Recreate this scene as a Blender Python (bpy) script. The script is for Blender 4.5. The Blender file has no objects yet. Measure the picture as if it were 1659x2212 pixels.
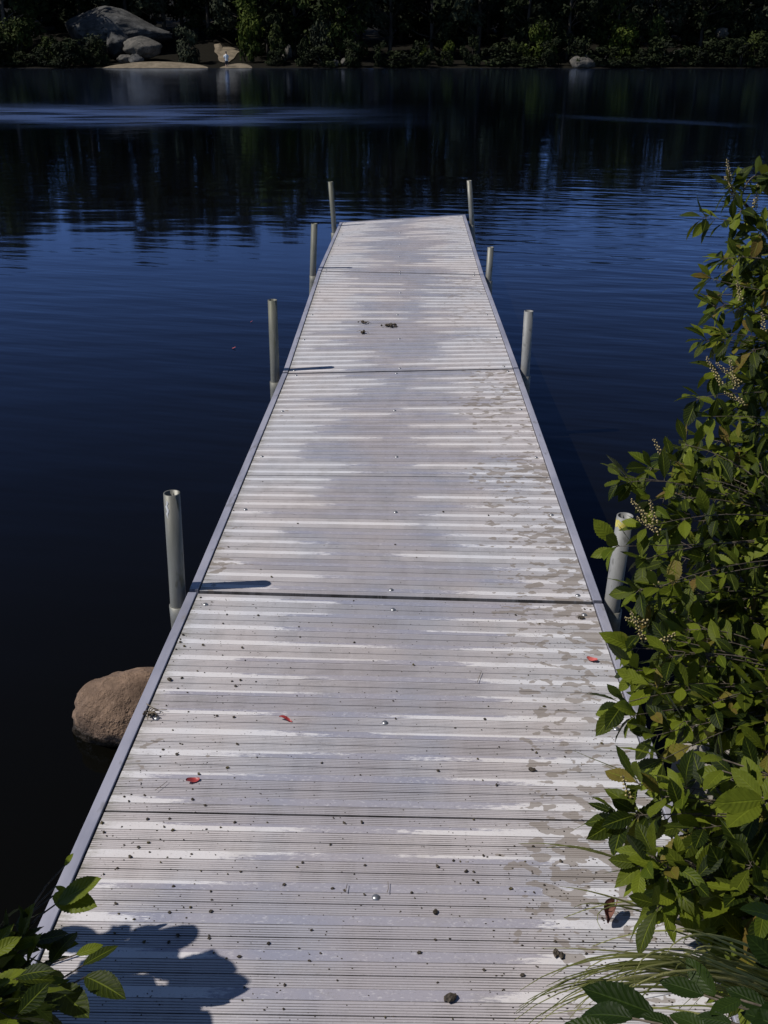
import bpy, bmesh, math, random
from mathutils import Vector, Matrix, noise as mnoise
rnd = random.Random(11)
R = math.radians
sc = bpy.context.scene
col = sc.collection
H = 1.92                      # camera height above the water (water is z = 0)
PITCH = R(24.8)
FPX, PX0, PY0 = 2200.0, 829.5, 1106.0

# ------------------------------------------------------------------ helpers
def ray(px, py):
    a = (px - PX0) / FPX; b = (py - PY0) / FPX
    return Vector((a, math.cos(PITCH) - b*math.sin(PITCH), -math.sin(PITCH) - b*math.cos(PITCH)))
CAM = Vector((0, 0, H))
def at(px, py, d):
    """real-world point at distance d in front of the camera"""
    return CAM + ray(px, py) * d

def tag(o, label=None, cat=None, group=None, kind=None):
    if label: o['label'] = label
    if cat: o['category'] = cat
    if group: o['group'] = group
    if kind: o['kind'] = kind
    return o
def empty(name, loc=(0, 0, 0)):
    o = bpy.data.objects.new(name, None); col.objects.link(o); o.location = loc
    o.empty_display_size = .1
    return o
def obj(name, me, mat=None, parent=None, loc=None):
    o = bpy.data.objects.new(name, me); col.objects.link(o)
    if mat is not None:
        for m in (mat if isinstance(mat, (list, tuple)) else [mat]):
            me.materials.append(m)
    if parent is not None: o.parent = parent
    if loc is not None: o.location = loc
    return o
class MB:
    def __init__(s):
        s.v = []; s.f = []; s.mi = []; s.tint = []; s.uv = []
    def add(s, verts, faces, mi=0, tint=0.0, uvs=None):
        b = len(s.v); s.v.extend(verts)
        s.uv.extend(uvs if uvs is not None else [(0.0, 0.0)]*len(verts))
        for f in faces:
            s.f.append(tuple(i+b for i in f)); s.mi.append(mi); s.tint.append(tint)
    def mesh(s, name, smooth=True, tint=False, uv=False):
        me = bpy.data.meshes.new(name); me.from_pydata([tuple(v) for v in s.v], [], s.f)
        me.polygons.foreach_set('material_index', s.mi)
        if smooth: me.polygons.foreach_set('use_smooth', [True]*len(s.f))
        if tint:
            a = me.attributes.new('tint', 'FLOAT', 'FACE'); a.data.foreach_set('value', s.tint)
        if uv:
            l = me.uv_layers.new(name='UVMap')
            for lp in me.loops: l.data[lp.index].uv = s.uv[lp.vertex_index]
        me.update(); return me
    def tube(s, pts, rads, n=8, mi=0, tint=0.0, cap=True):
        pts = [Vector(p) for p in pts]; vs = []; fs = []
        for i, p in enumerate(pts):
            d = (pts[min(i+1, len(pts)-1)] - pts[max(i-1, 0)])
            d = d.normalized() if d.length > 1e-9 else Vector((0, 0, 1))
            a = d.orthogonal().normalized() if i == 0 else (a - d*a.dot(d)).normalized()
            b = d.cross(a)
            for k in range(n):
                t = 2*math.pi*k/n
                vs.append(p + (a*math.cos(t) + b*math.sin(t))*rads[i])
        for i in range(len(pts)-1):
            for k in range(n):
                k2 = (k+1) % n
                fs.append((i*n+k, i*n+k2, (i+1)*n+k2, (i+1)*n+k))
        if cap:
            fs.append(tuple(range(n))[::-1]); fs.append(tuple((len(pts)-1)*n+k for k in range(n)))
        s.add(vs, fs, mi, tint)

# ------------------------------------------------------------------ materials
def newmat(name):
    m = bpy.data.materials.new(name); m.use_nodes = True
    nt = m.node_tree; nt.nodes.clear()
    out = nt.nodes.new('ShaderNodeOutputMaterial')
    return m, nt, out
class NT:
    """tiny node builder"""
    def __init__(s, nt): s.nt = nt
    def n(s, t, **kw):
        nd = s.nt.nodes.new(t)
        for k, v in kw.items():
            if k.startswith('i_'):
                key = k[2:]; key = int(key) if key.isdigit() else key.replace('_', ' ')
                s.set(nd.inputs[key], v)
            else: setattr(nd, k, v)
        return nd
    def set(s, inp, v):
        if isinstance(v, bpy.types.NodeSocket): s.nt.links.new(v, inp)
        else: inp.default_value = v
    def math(s, op, a, b=None, c=None, clamp=False):
        nd = s.nt.nodes.new('ShaderNodeMath'); nd.operation = op; nd.use_clamp = clamp
        s.set(nd.inputs[0], a)
        if b is not None: s.set(nd.inputs[1], b)
        if c is not None: s.set(nd.inputs[2], c)
        return nd.outputs[0]
    def mix(s, f, a, b):
        nd = s.nt.nodes.new('ShaderNodeMix'); nd.data_type = 'RGBA'
        s.set(nd.inputs[0], f); s.set(nd.inputs[6], a); s.set(nd.inputs[7], b)
        return nd.outputs[2]
    def ramp(s, f, lo, hi):
        nd = s.nt.nodes.new('ShaderNodeMapRange'); nd.clamp = True; nd.interpolation_type = 'SMOOTHSTEP'
        s.set(nd.inputs[0], f); s.set(nd.inputs[1], lo); s.set(nd.inputs[2], hi)
        return nd.outputs[0]
    def noise(s, vec, scale, detail=2.0, rough=.5, dim='3D'):
        nd = s.nt.nodes.new('ShaderNodeTexNoise'); nd.noise_dimensions = dim
        if vec is not None: s.set(nd.inputs['Vector'], vec)
        nd.inputs['Scale'].default_value = scale; nd.inputs['Detail'].default_value = detail
        nd.inputs['Roughness'].default_value = rough
        return nd.outputs['Fac']
    def xyz(s, x, y, z):
        nd = s.nt.nodes.new('ShaderNodeCombineXYZ')
        s.set(nd.inputs[0], x); s.set(nd.inputs[1], y); s.set(nd.inputs[2], z)
        return nd.outputs[0]
    def sep(s, v):
        nd = s.nt.nodes.new('ShaderNodeSeparateXYZ'); s.set(nd.inputs[0], v); return nd.outputs
    def bump(s, h, strength, dist, normal=None):
        nd = s.nt.nodes.new('ShaderNodeBump'); s.set(nd.inputs['Strength'], strength)
        nd.inputs['Distance'].default_value = dist; s.set(nd.inputs['Height'], h)
        if normal is not None: s.set(nd.inputs['Normal'], normal)
        return nd.outputs[0]
    def principled(s, out, color, rough, normal=None, metal=0.0, spec=.5, ior=None):
        p = s.nt.nodes.new('ShaderNodeBsdfPrincipled')
        s.set(p.inputs['Base Color'], color); s.set(p.inputs['Roughness'], rough)
        s.set(p.inputs['Metallic'], metal); s.set(p.inputs['Specular IOR Level'], spec)
        if ior: p.inputs['IOR'].default_value = ior
        if normal is not None: s.set(p.inputs['Normal'], normal)
        s.nt.links.new(p.outputs[0], out.inputs['Surface'])
        return p
def rgb(r, g, b): return (r, g, b, 1.0)

PERIOD = .0812
def deck_material():
    m, nt, out = newmat('weathered_ribbed_aluminium'); t = NT(nt)
    uv = t.n('ShaderNodeUVMap').outputs[0]
    oi = t.n('ShaderNodeObjectInfo').outputs['Random']
    u, v, _ = t.sep(uv)
    zone = t.n('ShaderNodeAttribute', attribute_name='tint').outputs['Fac']   # 0 flat, .5 rib crest, 1 groove
    flat = t.math('LESS_THAN', zone, .25)
    groove = t.math('GREATER_THAN', zone, .75)
    off = t.math('MULTIPLY', oi, 37.0)
    strip = t.math('FLOOR', t.math('DIVIDE', v, PERIOD))
    wn = t.n('ShaderNodeTexWhiteNoise', noise_dimensions='2D'); t.set(wn.inputs['Vector'], t.xyz(strip, off, 0.0))
    wcol = t.sep(wn.outputs['Color'])
    # broad worn path down the middle, each strip of its own width
    big = t.noise(t.xyz(t.math('MULTIPLY', u, 1.2), t.math('MULTIPLY', v, .9), off), 1.6, 2.0)
    half = t.math('ADD', t.math('MULTIPLY_ADD', wcol[0], .36, -.02), t.math('MULTIPLY_ADD', big, .55, -.20))
    cen = t.math('MULTIPLY_ADD', wcol[1], .26, -.13)
    jag = t.noise(t.xyz(t.math('MULTIPLY', u, 42.0), t.math('MULTIPLY', v, 190.0), off), 1.0, 6.0, .8)
    tear = t.noise(t.xyz(t.math('MULTIPLY', u, 7.0), t.math('MULTIPLY', v, 60.0), off), 1.0, 3.0, .6)
    jag = t.math('ADD', t.math('MULTIPLY', jag, .68), t.math('MULTIPLY', tear, .32))
    dist = t.math('ABSOLUTE', t.math('SUBTRACT', u, cen))
    dist = t.math('ADD', dist, t.math('MULTIPLY_ADD', jag, .62, -.31))
    worn = t.math('SUBTRACT', 1.0, t.ramp(t.math('SUBTRACT', dist, half), -.025, .04))
    fk = t.noise(t.xyz(t.math('MULTIPLY', u, 70.0), t.math('MULTIPLY', v, 170.0), off), 1.0, 4.0, .7)
    worn = t.math('MULTIPLY', worn, t.math('MULTIPLY_ADD', t.ramp(fk, .55, .66), -.42, 1.0))
    # colours of the metal
    tone = t.noise(t.xyz(t.math('MULTIPLY', u, 2.0), t.math('MULTIPLY', v, 1.3), t.math('ADD', off, 4.0)), 1.4, 3.0)
    white = t.mix(t.ramp(tone, .35, .65), rgb(.63, .625, .645), rgb(.67, .635, .62))
    grey = t.mix(t.ramp(tone, .4, .6), rgb(.285, .288, .35), rgb(.345, .325, .36))
    cflat = t.mix(worn, white, grey)
    ribw = t.mix(t.ramp(tone, .38, .62), rgb(.49, .48, .495), rgb(.525, .48, .47))
    ribg = t.mix(t.ramp(tone, .4, .6), rgb(.345, .34, .38), rgb(.385, .355, .37))
    side = t.ramp(t.math('ADD', t.math('ABSOLUTE', u), t.math('MULTIPLY_ADD', jag, .3, -.15)), .10, .50)
    crib = t.mix(t.ramp(t.math('SUBTRACT', dist, half), -.25, .25), ribg, ribw)
    # chalk caught on the rib crests in streaks
    streak = t.noise(t.xyz(t.math('MULTIPLY', u, 5.0), t.math('MULTIPLY', v, 330.0), off), 1.0, 3.0, .6)
    crib = t.mix(t.math('MULTIPLY', t.ramp(streak, .52, .72), t.math('MULTIPLY_ADD', side, .55, .3)), crib, rgb(.60, .575, .57))
    c = t.mix(flat, crib, cflat)
    # broad warm and cool discoloured areas, and dull dirt films
    warm = t.noise(t.xyz(t.math('MULTIPLY', u, 2.6), t.math('MULTIPLY', v, 4.0), t.math('ADD', off, 50.0)), 1.0, 4.0, .6)
    c = t.mix(t.math('MULTIPLY', t.ramp(warm, .45, .70), .26), c, rgb(.47, .405, .375))
    c = t.mix(t.math('MULTIPLY', t.ramp(warm, .50, .30), .22), c, rgb(.40, .395, .43))
    film = t.noise(t.xyz(t.math('MULTIPLY', u, 9.0), t.math('MULTIPLY', v, 16.0), t.math('ADD', off, 70.0)), 1.0, 6.0, .7)
    c = t.mix(t.math('MULTIPLY', t.ramp(film, .52, .68), .28), c, rgb(.30, .275, .25))
    c = t.mix(t.math('MULTIPLY', groove, .52), c, rgb(.16, .15, .14))
    lodge = t.noise(t.xyz(t.math('MULTIPLY', u, 12.0), t.math('MULTIPLY', strip, 3.7), off), 1.0, 3.0, .6)
    c = t.mix(t.math('MULTIPLY', groove, t.math('MULTIPLY', t.ramp(lodge, .46, .62), .65)), c, rgb(.05, .043, .036))
    # fine scratches and specks
    sp = t.noise(t.xyz(t.math('MULTIPLY', u, 160.0), t.math('MULTIPLY', v, 260.0), off), 1.0, 2.0)
    c = t.mix(t.math('MULTIPLY', t.ramp(sp, .60, .72), .30), c, rgb(.17, .155, .14))
    c = t.mix(t.math('MULTIPLY', t.ramp(sp, .36, .26), .25), c, rgb(.66, .65, .64))
    # dried water stains, mostly along the right edge, a few along the left
    edge = t.math('ADD', t.ramp(u, .14, .36), t.math('MULTIPLY', t.ramp(u, -.40, -.53), .55))
    st = t.noise(t.xyz(t.math('MULTIPLY', u, 23.0), t.math('MULTIPLY', v, 34.0), t.math('ADD', off, 9.0)), 1.0, 2.5, .5)
    stbig = t.noise(t.xyz(t.math('MULTIPLY', u, 2.2), t.math('MULTIPLY', v, 2.6), t.math('ADD', off, 21.0)), 1.0, 2.0)
    stm = t.math('ADD', t.math('ADD', st, t.math('MULTIPLY_ADD', stbig, .60, -.30)), t.math('MULTIPLY_ADD', edge, .30, -.29))
    sect = t.sep(t.n('ShaderNodeObjectInfo').outputs['Color'])[0]
    stm = t.math('MULTIPLY', t.ramp(t.math('ADD', stm, t.math('MULTIPLY_ADD', sect, .09, -.09)), .565, .58), t.math('MULTIPLY', sect, .82))
    c = t.mix(stm, c, rgb(.255, .218, .185))
    # grime gathered along the left rim
    gr = t.ramp(u, -.54, -.592)
    c = t.mix(t.math('MULTIPLY', gr, t.ramp(jag, .42, .62)), c, rgb(.19, .18, .13))
    rough = t.math('MULTIPLY_ADD', worn, -.12, .62)
    nrm = t.bump(sp, .12, .002)
    t.principled(out, c, rough, nrm, metal=.12, spec=.35)
    return m

def simple(name, c1, c2, scale=8.0, rough=.6, metal=0.0, bump=0.0, bscale=None, stretch=(1, 1, 1), spec=.4, lo=.38, hi=.62, c3=None):
    m, nt, out = newmat(name); t = NT(nt)
    co = t.n('ShaderNodeTexCoord').outputs['Object']
    mp = t.n('ShaderNodeMapping'); t.set(mp.inputs[0], co); mp.inputs['Scale'].default_value = stretch
    f = t.noise(mp.outputs[0], scale, 4.0, .6)
    c = t.mix(t.ramp(f, lo, hi), rgb(*c1), rgb(*c2))
    if c3:
        f3 = t.noise(mp.outputs[0], scale*3.7, 3.0, .6)
        c = t.mix(t.ramp(f3, .56, .66), c, rgb(*c3))
    nrm = None
    if bump:
        nrm = t.bump(t.noise(mp.outputs[0], bscale or scale*4, 5.0, .65), .8, bump)
    t.principled(out, c, rough, nrm, metal=metal, spec=spec)
    return m

def leaf_material(name, c_dark, c_mid, c_warm, rough=.42, trans=.22, back=None):
    m, nt, out = newmat(name); t = NT(nt)
    tint = t.n('ShaderNodeAttribute', attribute_name='tint').outputs['Fac']
    uv = t.n('ShaderNodeUVMap').outputs[0]
    u, v, _ = t.sep(uv)                      # u across -1..1, v along 0..1
    c = t.mix(t.ramp(tint, 0.18, .82), rgb(*c_dark), rgb(*c_mid))  # large share of dark leaves paints in the shade inside the shrubs
    c = t.mix(t.ramp(tint, .8, 1.0), c, rgb(*c_warm))
    au = t.math('ABSOLUTE', u)
    # side veins slanting towards the tip, and a pale midrib
    vein = t.math('FRACT', t.math('MULTIPLY', t.math('SUBTRACT', v, t.math('MULTIPLY', au, .22)), 9.0))
    vein = t.math('ABSOLUTE', t.math('SUBTRACT', vein, .5))
    vline = t.ramp(vein, .42, .49)
    rib = t.ramp(au, .09, .03)
    vm = t.math('MAXIMUM', t.math('MULTIPLY', vline, .28), t.math('MULTIPLY', rib, .6))
    c = t.mix(vm, c, rgb(c_mid[0]*1.35, c_mid[1]*1.35, c_mid[2]*1.5))
    geo = t.n('ShaderNodeNewGeometry')
    blot = t.noise(geo.outputs['Position'], 38.0, 3.0)
    c = t.mix(t.math('MULTIPLY', t.ramp(blot, .52, .75), .35), c, rgb(c_dark[0]*.7, c_dark[1]*.7, c_dark[2]*.8))
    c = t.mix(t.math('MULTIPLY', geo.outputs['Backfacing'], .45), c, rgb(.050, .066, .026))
    nrm = t.bump(t.math('SUBTRACT', t.math('MULTIPLY', vein, 1.0), rib), .5, .0016)
    p = t.principled(out, c, rough, nrm, spec=.12)
    tr = t.n('ShaderNodeBsdfTranslucent'); t.set(tr.inputs[0], t.mix(.5, c, rgb(c_mid[0]*1.3, c_mid[1]*1.35, c_mid[2]*.6)))
    mx = t.n('ShaderNodeMixShader'); mx.inputs[0].default_value = trans
    nt.links.new(p.outputs[0], mx.inputs[1]); nt.links.new(tr.outputs[0], mx.inputs[2])
    nt.links.new(mx.outputs[0], out.inputs['Surface'])
    return m

def far_leaf(name, c1, c2):
    m, nt, out = newmat(name); t = NT(nt)
    tint = t.n('ShaderNodeAttribute', attribute_name='tint').outputs['Fac']
    c = t.mix(tint, rgb(*c1), rgb(*c2))
    t.principled(out, c, .75, spec=.1)
    return m

M = {}
M['deck'] = deck_material()
M['rim'] = simple('satin_aluminium_trim', (.31, .31, .37), (.45, .44, .50), 6, rough=.42, metal=.35, c3=(.30, .29, .31), bump=.0006, bscale=60, stretch=(1, .35, 1))
M['frame'] = simple('aluminium_frame', (.25, .25, .27), (.33, .33, .34), 5, rough=.5, metal=.4)
M['screw'] = simple('steel_screw', (.30, .30, .30), (.38, .38, .38), 40, rough=.38, metal=.8)
M['pipe'] = simple('galvanised_pipe', (.145, .144, .122), (.215, .212, .188), 9, rough=.5, metal=.35, c3=(.12, .115, .08), bump=.0008, bscale=90, stretch=(1, 1, .25))
M['pipe_pale'] = simple('pale_grey_pipe', (.20, .20, .19), (.26, .26, .25), 12, rough=.6, metal=.15, c3=(.14, .14, .13), bump=.0008, bscale=90, stretch=(1, 1, .4))
M['pipe_green'] = simple('weathered_green_grey_pipe', (.095, .097, .072), (.180, .176, .147), 14, rough=.6, metal=.2, c3=(.13, .13, .09), bump=.001, bscale=70, stretch=(1, 1, .12))
M['scrape'] = simple('chalky_scrape', (.7, .7, .68), (.8, .8, .78), 60, rough=.7)
M['yellow'] = simple('faded_yellow_paint', (.55, .46, .07), (.62, .56, .22), 60, rough=.6, c3=(.42, .40, .3))
def rock_material():
    m, nt, out = newmat('tan_pink_granite'); t = NT(nt)
    co = t.n('ShaderNodeTexCoord').outputs['Object']; z = t.sep(t.n('ShaderNodeNewGeometry').outputs['Position'])[2]
    f = t.noise(co, 7.0, 6.0, .65); g = t.noise(co, 60.0, 4.0, .7)
    c = t.mix(t.ramp(f, .38, .62), rgb(.130, .084, .055), rgb(.225, .148, .098))
    c = t.mix(t.math('MULTIPLY', t.ramp(g, .52, .66), .5), c, rgb(.07, .045, .03))
    c = t.mix(t.math('MULTIPLY', t.ramp(g, .42, .32), .45), c, rgb(.26, .18, .13))
    vo = t.n('ShaderNodeTexVoronoi', feature='DISTANCE_TO_EDGE'); t.set(vo.inputs['Vector'], t.mix(.12, co, t.n('ShaderNodeTexNoise', i_Vector=co, i_Scale=5.0).outputs['Color'])); vo.inputs['Scale'].default_value = 5.5
    crack = t.ramp(vo.outputs['Distance'], .02, .0)
    c = t.mix(t.math('MULTIPLY', t.math('MULTIPLY', crack, t.ramp(f, .50, .60)), .35), c, rgb(.04, .026, .018))
    wet = t.ramp(t.math('ADD', z, t.math('MULTIPLY_ADD', f, .05, -.025)), .055, .025)     # dark waterline band
    c = t.mix(t.math('MULTIPLY', wet, .85), c, rgb(.018, .016, .010))
    h = t.math('ADD', t.math('MULTIPLY', g, .4), t.math('MULTIPLY', t.ramp(t.noise(co, 11.0, 5.0, .7), .4, .6), .6))
    t.principled(out, c, t.math('MULTIPLY_ADD', wet, -.5, .85), t.bump(t.math('ADD', h, f), .8, .012), spec=.35)
    return m
M['rock_tan'] = rock_material()
M['rock_grey'] = simple('grey_granite', (.20, .185, .165), (.30, .27, .24), 6, rough=.85, bump=.02, bscale=14, c3=(.13, .12, .105))
M['rock_far'] = simple('dark_far_granite', (.032, .032, .031), (.075, .074, .071), .9, rough=.9, bump=.25, bscale=1.6, c3=(.012, .012, .012), stretch=(1, 1, 1.6))
M['rock_pale'] = simple('pale_far_granite', (.055, .052, .045), (.105, .095, .08), 1.8, rough=.9, bump=.12, bscale=3, c3=(.03, .028, .024))
M['red'] = simple('red_leaf', (.30, .035, .035), (.40, .07, .06), 60, rough=.45, c3=(.2, .02, .02))
M['coral'] = simple('coral_leaf', (.46, .09, .08), (.52, .14, .12), 60, rough=.5)
M['debris'] = simple('dark_seed_bits', (.028, .022, .015), (.085, .066, .045), 240, rough=.8, bump=.002, bscale=300)
M['debris_olive'] = simple('olive_seed_bits', (.05, .042, .018), (.11, .085, .035), 240, rough=.8, bump=.002, bscale=300)
M['twig'] = simple('dry_twig', (.10, .075, .045), (.19, .15, .10), 60, rough=.8)
M['dead'] = simple('dry_brown_leaf', (.13, .055, .04), (.20, .09, .06), 60, rough=.7)
M['bark'] = simple('shrub_bark', (.050, .038, .026), (.115, .092, .066), 45, rough=.8, stretch=(1, 1, .3))
M['bead'] = simple('tan_seed_capsule', (.30, .235, .09), (.44, .36, .17), 220, rough=.6, c3=(.19, .13, .05))
M['foam'] = simple('white_foam', (.75, .75, .75), (.85, .85, .85), 60, rough=.3)
M['leaf'] = leaf_material('pepperbush_leaf', (.010, .018, .0025), (.120, .146, .012), (.13, .085, .022), rough=.5)
M['leaf_broad'] = leaf_material('broad_shaded_leaf', (.010, .020, .003), (.026, .045, .006), (.06, .06, .01), rough=.45, trans=.15)  # broad leaf darkened: the shade on the corner plant is in its colour
M['leaf_sunlit'] = leaf_material('sunlit_lime_leaf', (.06, .085, .007), (.16, .19, .016), (.16, .12, .03), rough=.5, trans=.28)  # brighter copy of the shrub leaf, sunlight put into the lime colour
M['blade'] = leaf_material('grass_blade', (.08, .095, .018), (.30, .30, .11), (.36, .31, .15), trans=.2)
M['trunk'] = simple('tree_bark', (.030, .025, .020), (.065, .055, .045), 3, rough=.9, stretch=(1, 1, .2))
M['skin'] = simple('skin', (.42, .27, .19), (.46, .30, .21), 20, rough=.6)
M['hair'] = simple('dark_hair', (.02, .014, .01), (.035, .025, .018), 60, rough=.6)
M['shirt'] = simple('white_cloth', (.66, .68, .66), (.74, .75, .73), 30, rough=.8)
M['shorts'] = simple('dark_cloth', (.03, .03, .035), (.05, .05, .055), 30, rough=.8)

# ------------------------------------------------------------------ camera, world, sun
cam = bpy.data.objects.new('camera', bpy.data.cameras.new('camera')); col.objects.link(cam)
cam.location = CAM; cam.rotation_euler = (R(90) - PITCH, 0, 0)
cam.data.sensor_fit = 'VERTICAL'; cam.data.sensor_height = 24.0
cam.data.lens = 24.0 * FPX / 2212.0
cam.data.clip_start = .05; cam.data.clip_end = 2000
sc.camera = cam
SUNDIR = Vector((-.585, -.080, .758)).normalized()
SUN_EL = math.asin(SUNDIR.z); SUN_AZ = math.atan2(SUNDIR.x, SUNDIR.y)
w = bpy.data.worlds.new('World'); sc.world = w; w.use_nodes = True
nt = w.node_tree; nt.nodes.clear()
sky = nt.nodes.new('ShaderNodeTexSky'); sky.sky_type = 'NISHITA'; sky.sun_disc = False
sky.sun_elevation = SUN_EL; sky.sun_rotation = SUN_AZ
sky.altitude = 1500; sky.air_density = .55; sky.dust_density = .0; sky.ozone_density = 5.0
bg = nt.nodes.new('ShaderNodeBackground'); bg.inputs[1].default_value = .10
wo = nt.nodes.new('ShaderNodeOutputWorld')
hs = nt.nodes.new('ShaderNodeHueSaturation'); hs.inputs['Saturation'].default_value = .93
nt.links.new(sky.outputs[0], hs.inputs['Color']); nt.links.new(hs.outputs[0], bg.inputs[0]); nt.links.new(bg.outputs[0], wo.inputs[0])
sl = bpy.data.lights.new('sun', 'SUN'); sl.energy = 4.2; sl.angle = R(.53); sl.color = (1.0, .955, .90)
sun = bpy.data.objects.new('sun', sl); col.objects.link(sun)
sun.rotation_euler = SUNDIR.to_track_quat('Z', 'Y').to_euler()
sun.location = (-20, 0, 30)
sc.view_settings.view_transform = 'Standard'; sc.view_settings.look = 'None'
sc.view_settings.exposure = 0.0; sc.view_settings.gamma = 1.0

# ------------------------------------------------------------------ ground and water
def sstep(a, b, x):
    t = max(0., min(1., (x-a)/(b-a))); return t*t*(3-2*t)
def near_shore(x):
    if x < -.2: s = 1.28 - .25*sstep(-.5, -2.5, x)
    else: s = 1.28
    s += 1.15*sstep(.55, 1.0, x) + .5*sstep(1.0, 1.8, x)
    return s
def far_shore(x):
    return 88.0 + 1.4*mnoise.noise(Vector((x*.09, 3.3, 0))) + .5*mnoise.noise(Vector((x*.4, 1.3, 0)))
def ground_h(x, y):
    if y < 30:
        d = near_shore(x) + .06*mnoise.noise(Vector((x*3, y*3, 0))) - y
        if d > 0: h = .34*(1-math.exp(-d/.35)) + .03*min(d, 8) + .03*mnoise.noise(Vector((x*5, y*5, 1)))
        else: h = max(-2.5, .45*d)
        return h
    d = y - far_shore(x)
    if d > 0:
        h = min(.1*d + .02, 1.1 + d*.09) + .12*mnoise.noise(Vector((x*.5, y*.5, 2)))*sstep(0, 3, d)
        if x < -14: h += 1.0*sstep(4, 16, d)
        h += .55*math.exp(-((x+13.6)/2.2)**2)*sstep(1.5, 8.5, d)
        return h
    return max(-2.5, .12*d)
def axis(segs):
    out = []
    for a, b, st in segs:
        n = max(1, int(round((b-a)/st)))
        out += [a + (b-a)*i/n for i in range(n)]
    return out + [segs[-1][1]]
xs = axis([(-600, -70, 40), (-70, -4, 1.2), (-4, 4, .1), (4, 70, 1.2), (70, 600, 40)])
ys = axis([(-120, -6, 12), (-6, -.4, .4), (-.4, 3.6, .08), (3.6, 12, .8), (12, 80, 6), (80, 112, .6), (112, 180, 5), (180, 600, 60)])
gm = MB(); nx = len(xs)
gm.add([(x, y, ground_h(x, y)) for y in ys for x in xs],
       [(j*nx+i, j*nx+i+1, (j+1)*nx+i+1, (j+1)*nx+i) for j in range(len(ys)-1) for i in range(nx-1)])
M['ground'] = simple('dark_humus_soil', (.004, .0035, .0025), (.010, .008, .005), 9, rough=.95, bump=.02, bscale=30, c3=(.010, .012, .004), spec=.1)
tag(obj('ground', gm.mesh('ground'), M['ground']), kind='structure')

def water_material():
    m, nt, out = newmat('lake_water'); t = NT(nt)
    pos = t.n('ShaderNodeNewGeometry').outputs['Position']
    x, y, z = t.sep(pos)
    # wind lanes: bands of rougher water far out
    wob = t.noise(t.xyz(t.math('MULTIPLY', x, .05), t.math('MULTIPLY', y, .05), 0.0), 1.0, 2.0)
    yy = t.math('ADD', y, t.math('MULTIPLY_ADD', wob, 9.0, -4.5))
    lane = t.math('MULTIPLY', t.ramp(yy, 25.0, 29.0), t.ramp(yy, 40.0, 32.0))
    lane = t.math('MULTIPLY', lane, t.ramp(x, 3.5, -5.0))
    fleck = t.noise(t.xyz(t.math('MULTIPLY', x, .35), t.math('MULTIPLY', y, 1.1), 2.0), 1.0, 3.0)
    lane = t.math('MULTIPLY', lane, t.math('MULTIPLY_ADD', t.ramp(fleck, .3, .6), .7, .3))
    yd = t.math('ADD', y, t.math('MULTIPLY', x, .8))
    lane2 = t.math('MULTIPLY', t.math('MULTIPLY', t.ramp(yd, 33.2, 34.4), t.ramp(yd, 36.4, 35.0)), t.math('MULTIPLY', t.ramp(x, 4.0, 6.0), t.ramp(x, 10.0, 8.0)))
    lane = t.math('MAXIMUM', lane, t.math('MULTIPLY', lane2, .35))
    # ripples
    rot = t.n('ShaderNodeMapping'); t.set(rot.inputs[0], pos); rot.inputs['Rotation'].default_value = (0, 0, R(14))
    mp = t.n('ShaderNodeMapping'); t.set(mp.inputs[0], rot.outputs[0]); mp.inputs['Scale'].default_value = (1.1, 4.2, 1)
    n1 = t.noise(mp.outputs[0], 1.15, 2.0, .45)
    mp2 = t.n('ShaderNodeMapping'); t.set(mp2.inputs[0], pos); mp2.inputs['Scale'].default_value = (.8, 2.2, 1)
    mp2.inputs['Rotation'].default_value = (0, 0, R(-9))
    n2 = t.noise(mp2.outputs[0], .62, 2.0, .5)
    n3 = t.noise(pos, 5.0, 2.0, .5)
    patch = t.noise(t.xyz(t.math('MULTIPLY', x, .16), t.math('MULTIPLY', y, .22), 5.0), 1.0, 1.0)
    amp = t.math('MULTIPLY_ADD', t.ramp(patch, .35, .65), .75, .25)
    # a livelier rippled patch off the end and right side of the dock
    rx = t.math('DIVIDE', t.math('SUBTRACT', x, 3.2), 3.6); ry = t.math('DIVIDE', t.math('SUBTRACT', y, 11.5), 4.0)
    rr = t.math('ADD', t.math('MULTIPLY', rx, rx), t.math('MULTIPLY', ry, ry))
    amp = t.math('ADD', amp, t.math('MULTIPLY', t.ramp(rr, 1.3, .2), 1.5))
    h = t.math('ADD', t.math('MULTIPLY', n1, t.math('MULTIPLY', amp, .0044)), t.math('MULTIPLY', n2, .0062))
    h = t.math('ADD', h, t.math('MULTIPLY', n3, .0003))
    nrm = t.bump(h, 1.0, 1.0)
    deep = t.noise(pos, .35, 2.0)
    c = t.mix(deep, rgb(.0018, .0018, .0013), rgb(.0036, .0034, .0022))
    rough = t.math('ADD', t.math('MULTIPLY_ADD', lane, .18, .05), t.math('MULTIPLY', t.ramp(y, 14.0, 70.0), .045))
    fr = t.n('ShaderNodeFresnel'); fr.inputs[0].default_value = 1.23; t.set(fr.inputs['Normal'], nrm)
    df = t.n('ShaderNodeBsdfDiffuse'); t.set(df.inputs[0], c); t.set(df.inputs['Normal'], nrm)
    gl = t.n('ShaderNodeBsdfGlossy'); t.set(gl.inputs['Color'], rgb(.55, .69, 1.0)); t.set(gl.inputs['Roughness'], rough); t.set(gl.inputs['Normal'], nrm)  # blue of the reflected sky strengthened by tinting the gloss colour
    refl = t.math('MULTIPLY', t.math('POWER', fr.outputs[0], 1.4), 2.15, clamp=True)
    mx = t.n('ShaderNodeMixShader'); t.set(mx.inputs[0], refl)
    nt.links.new(df.outputs[0], mx.inputs[1]); nt.links.new(gl.outputs[0], mx.inputs[2]); nt.links.new(mx.outputs[0], out.inputs['Surface'])
    return m
wm = MB()
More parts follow.
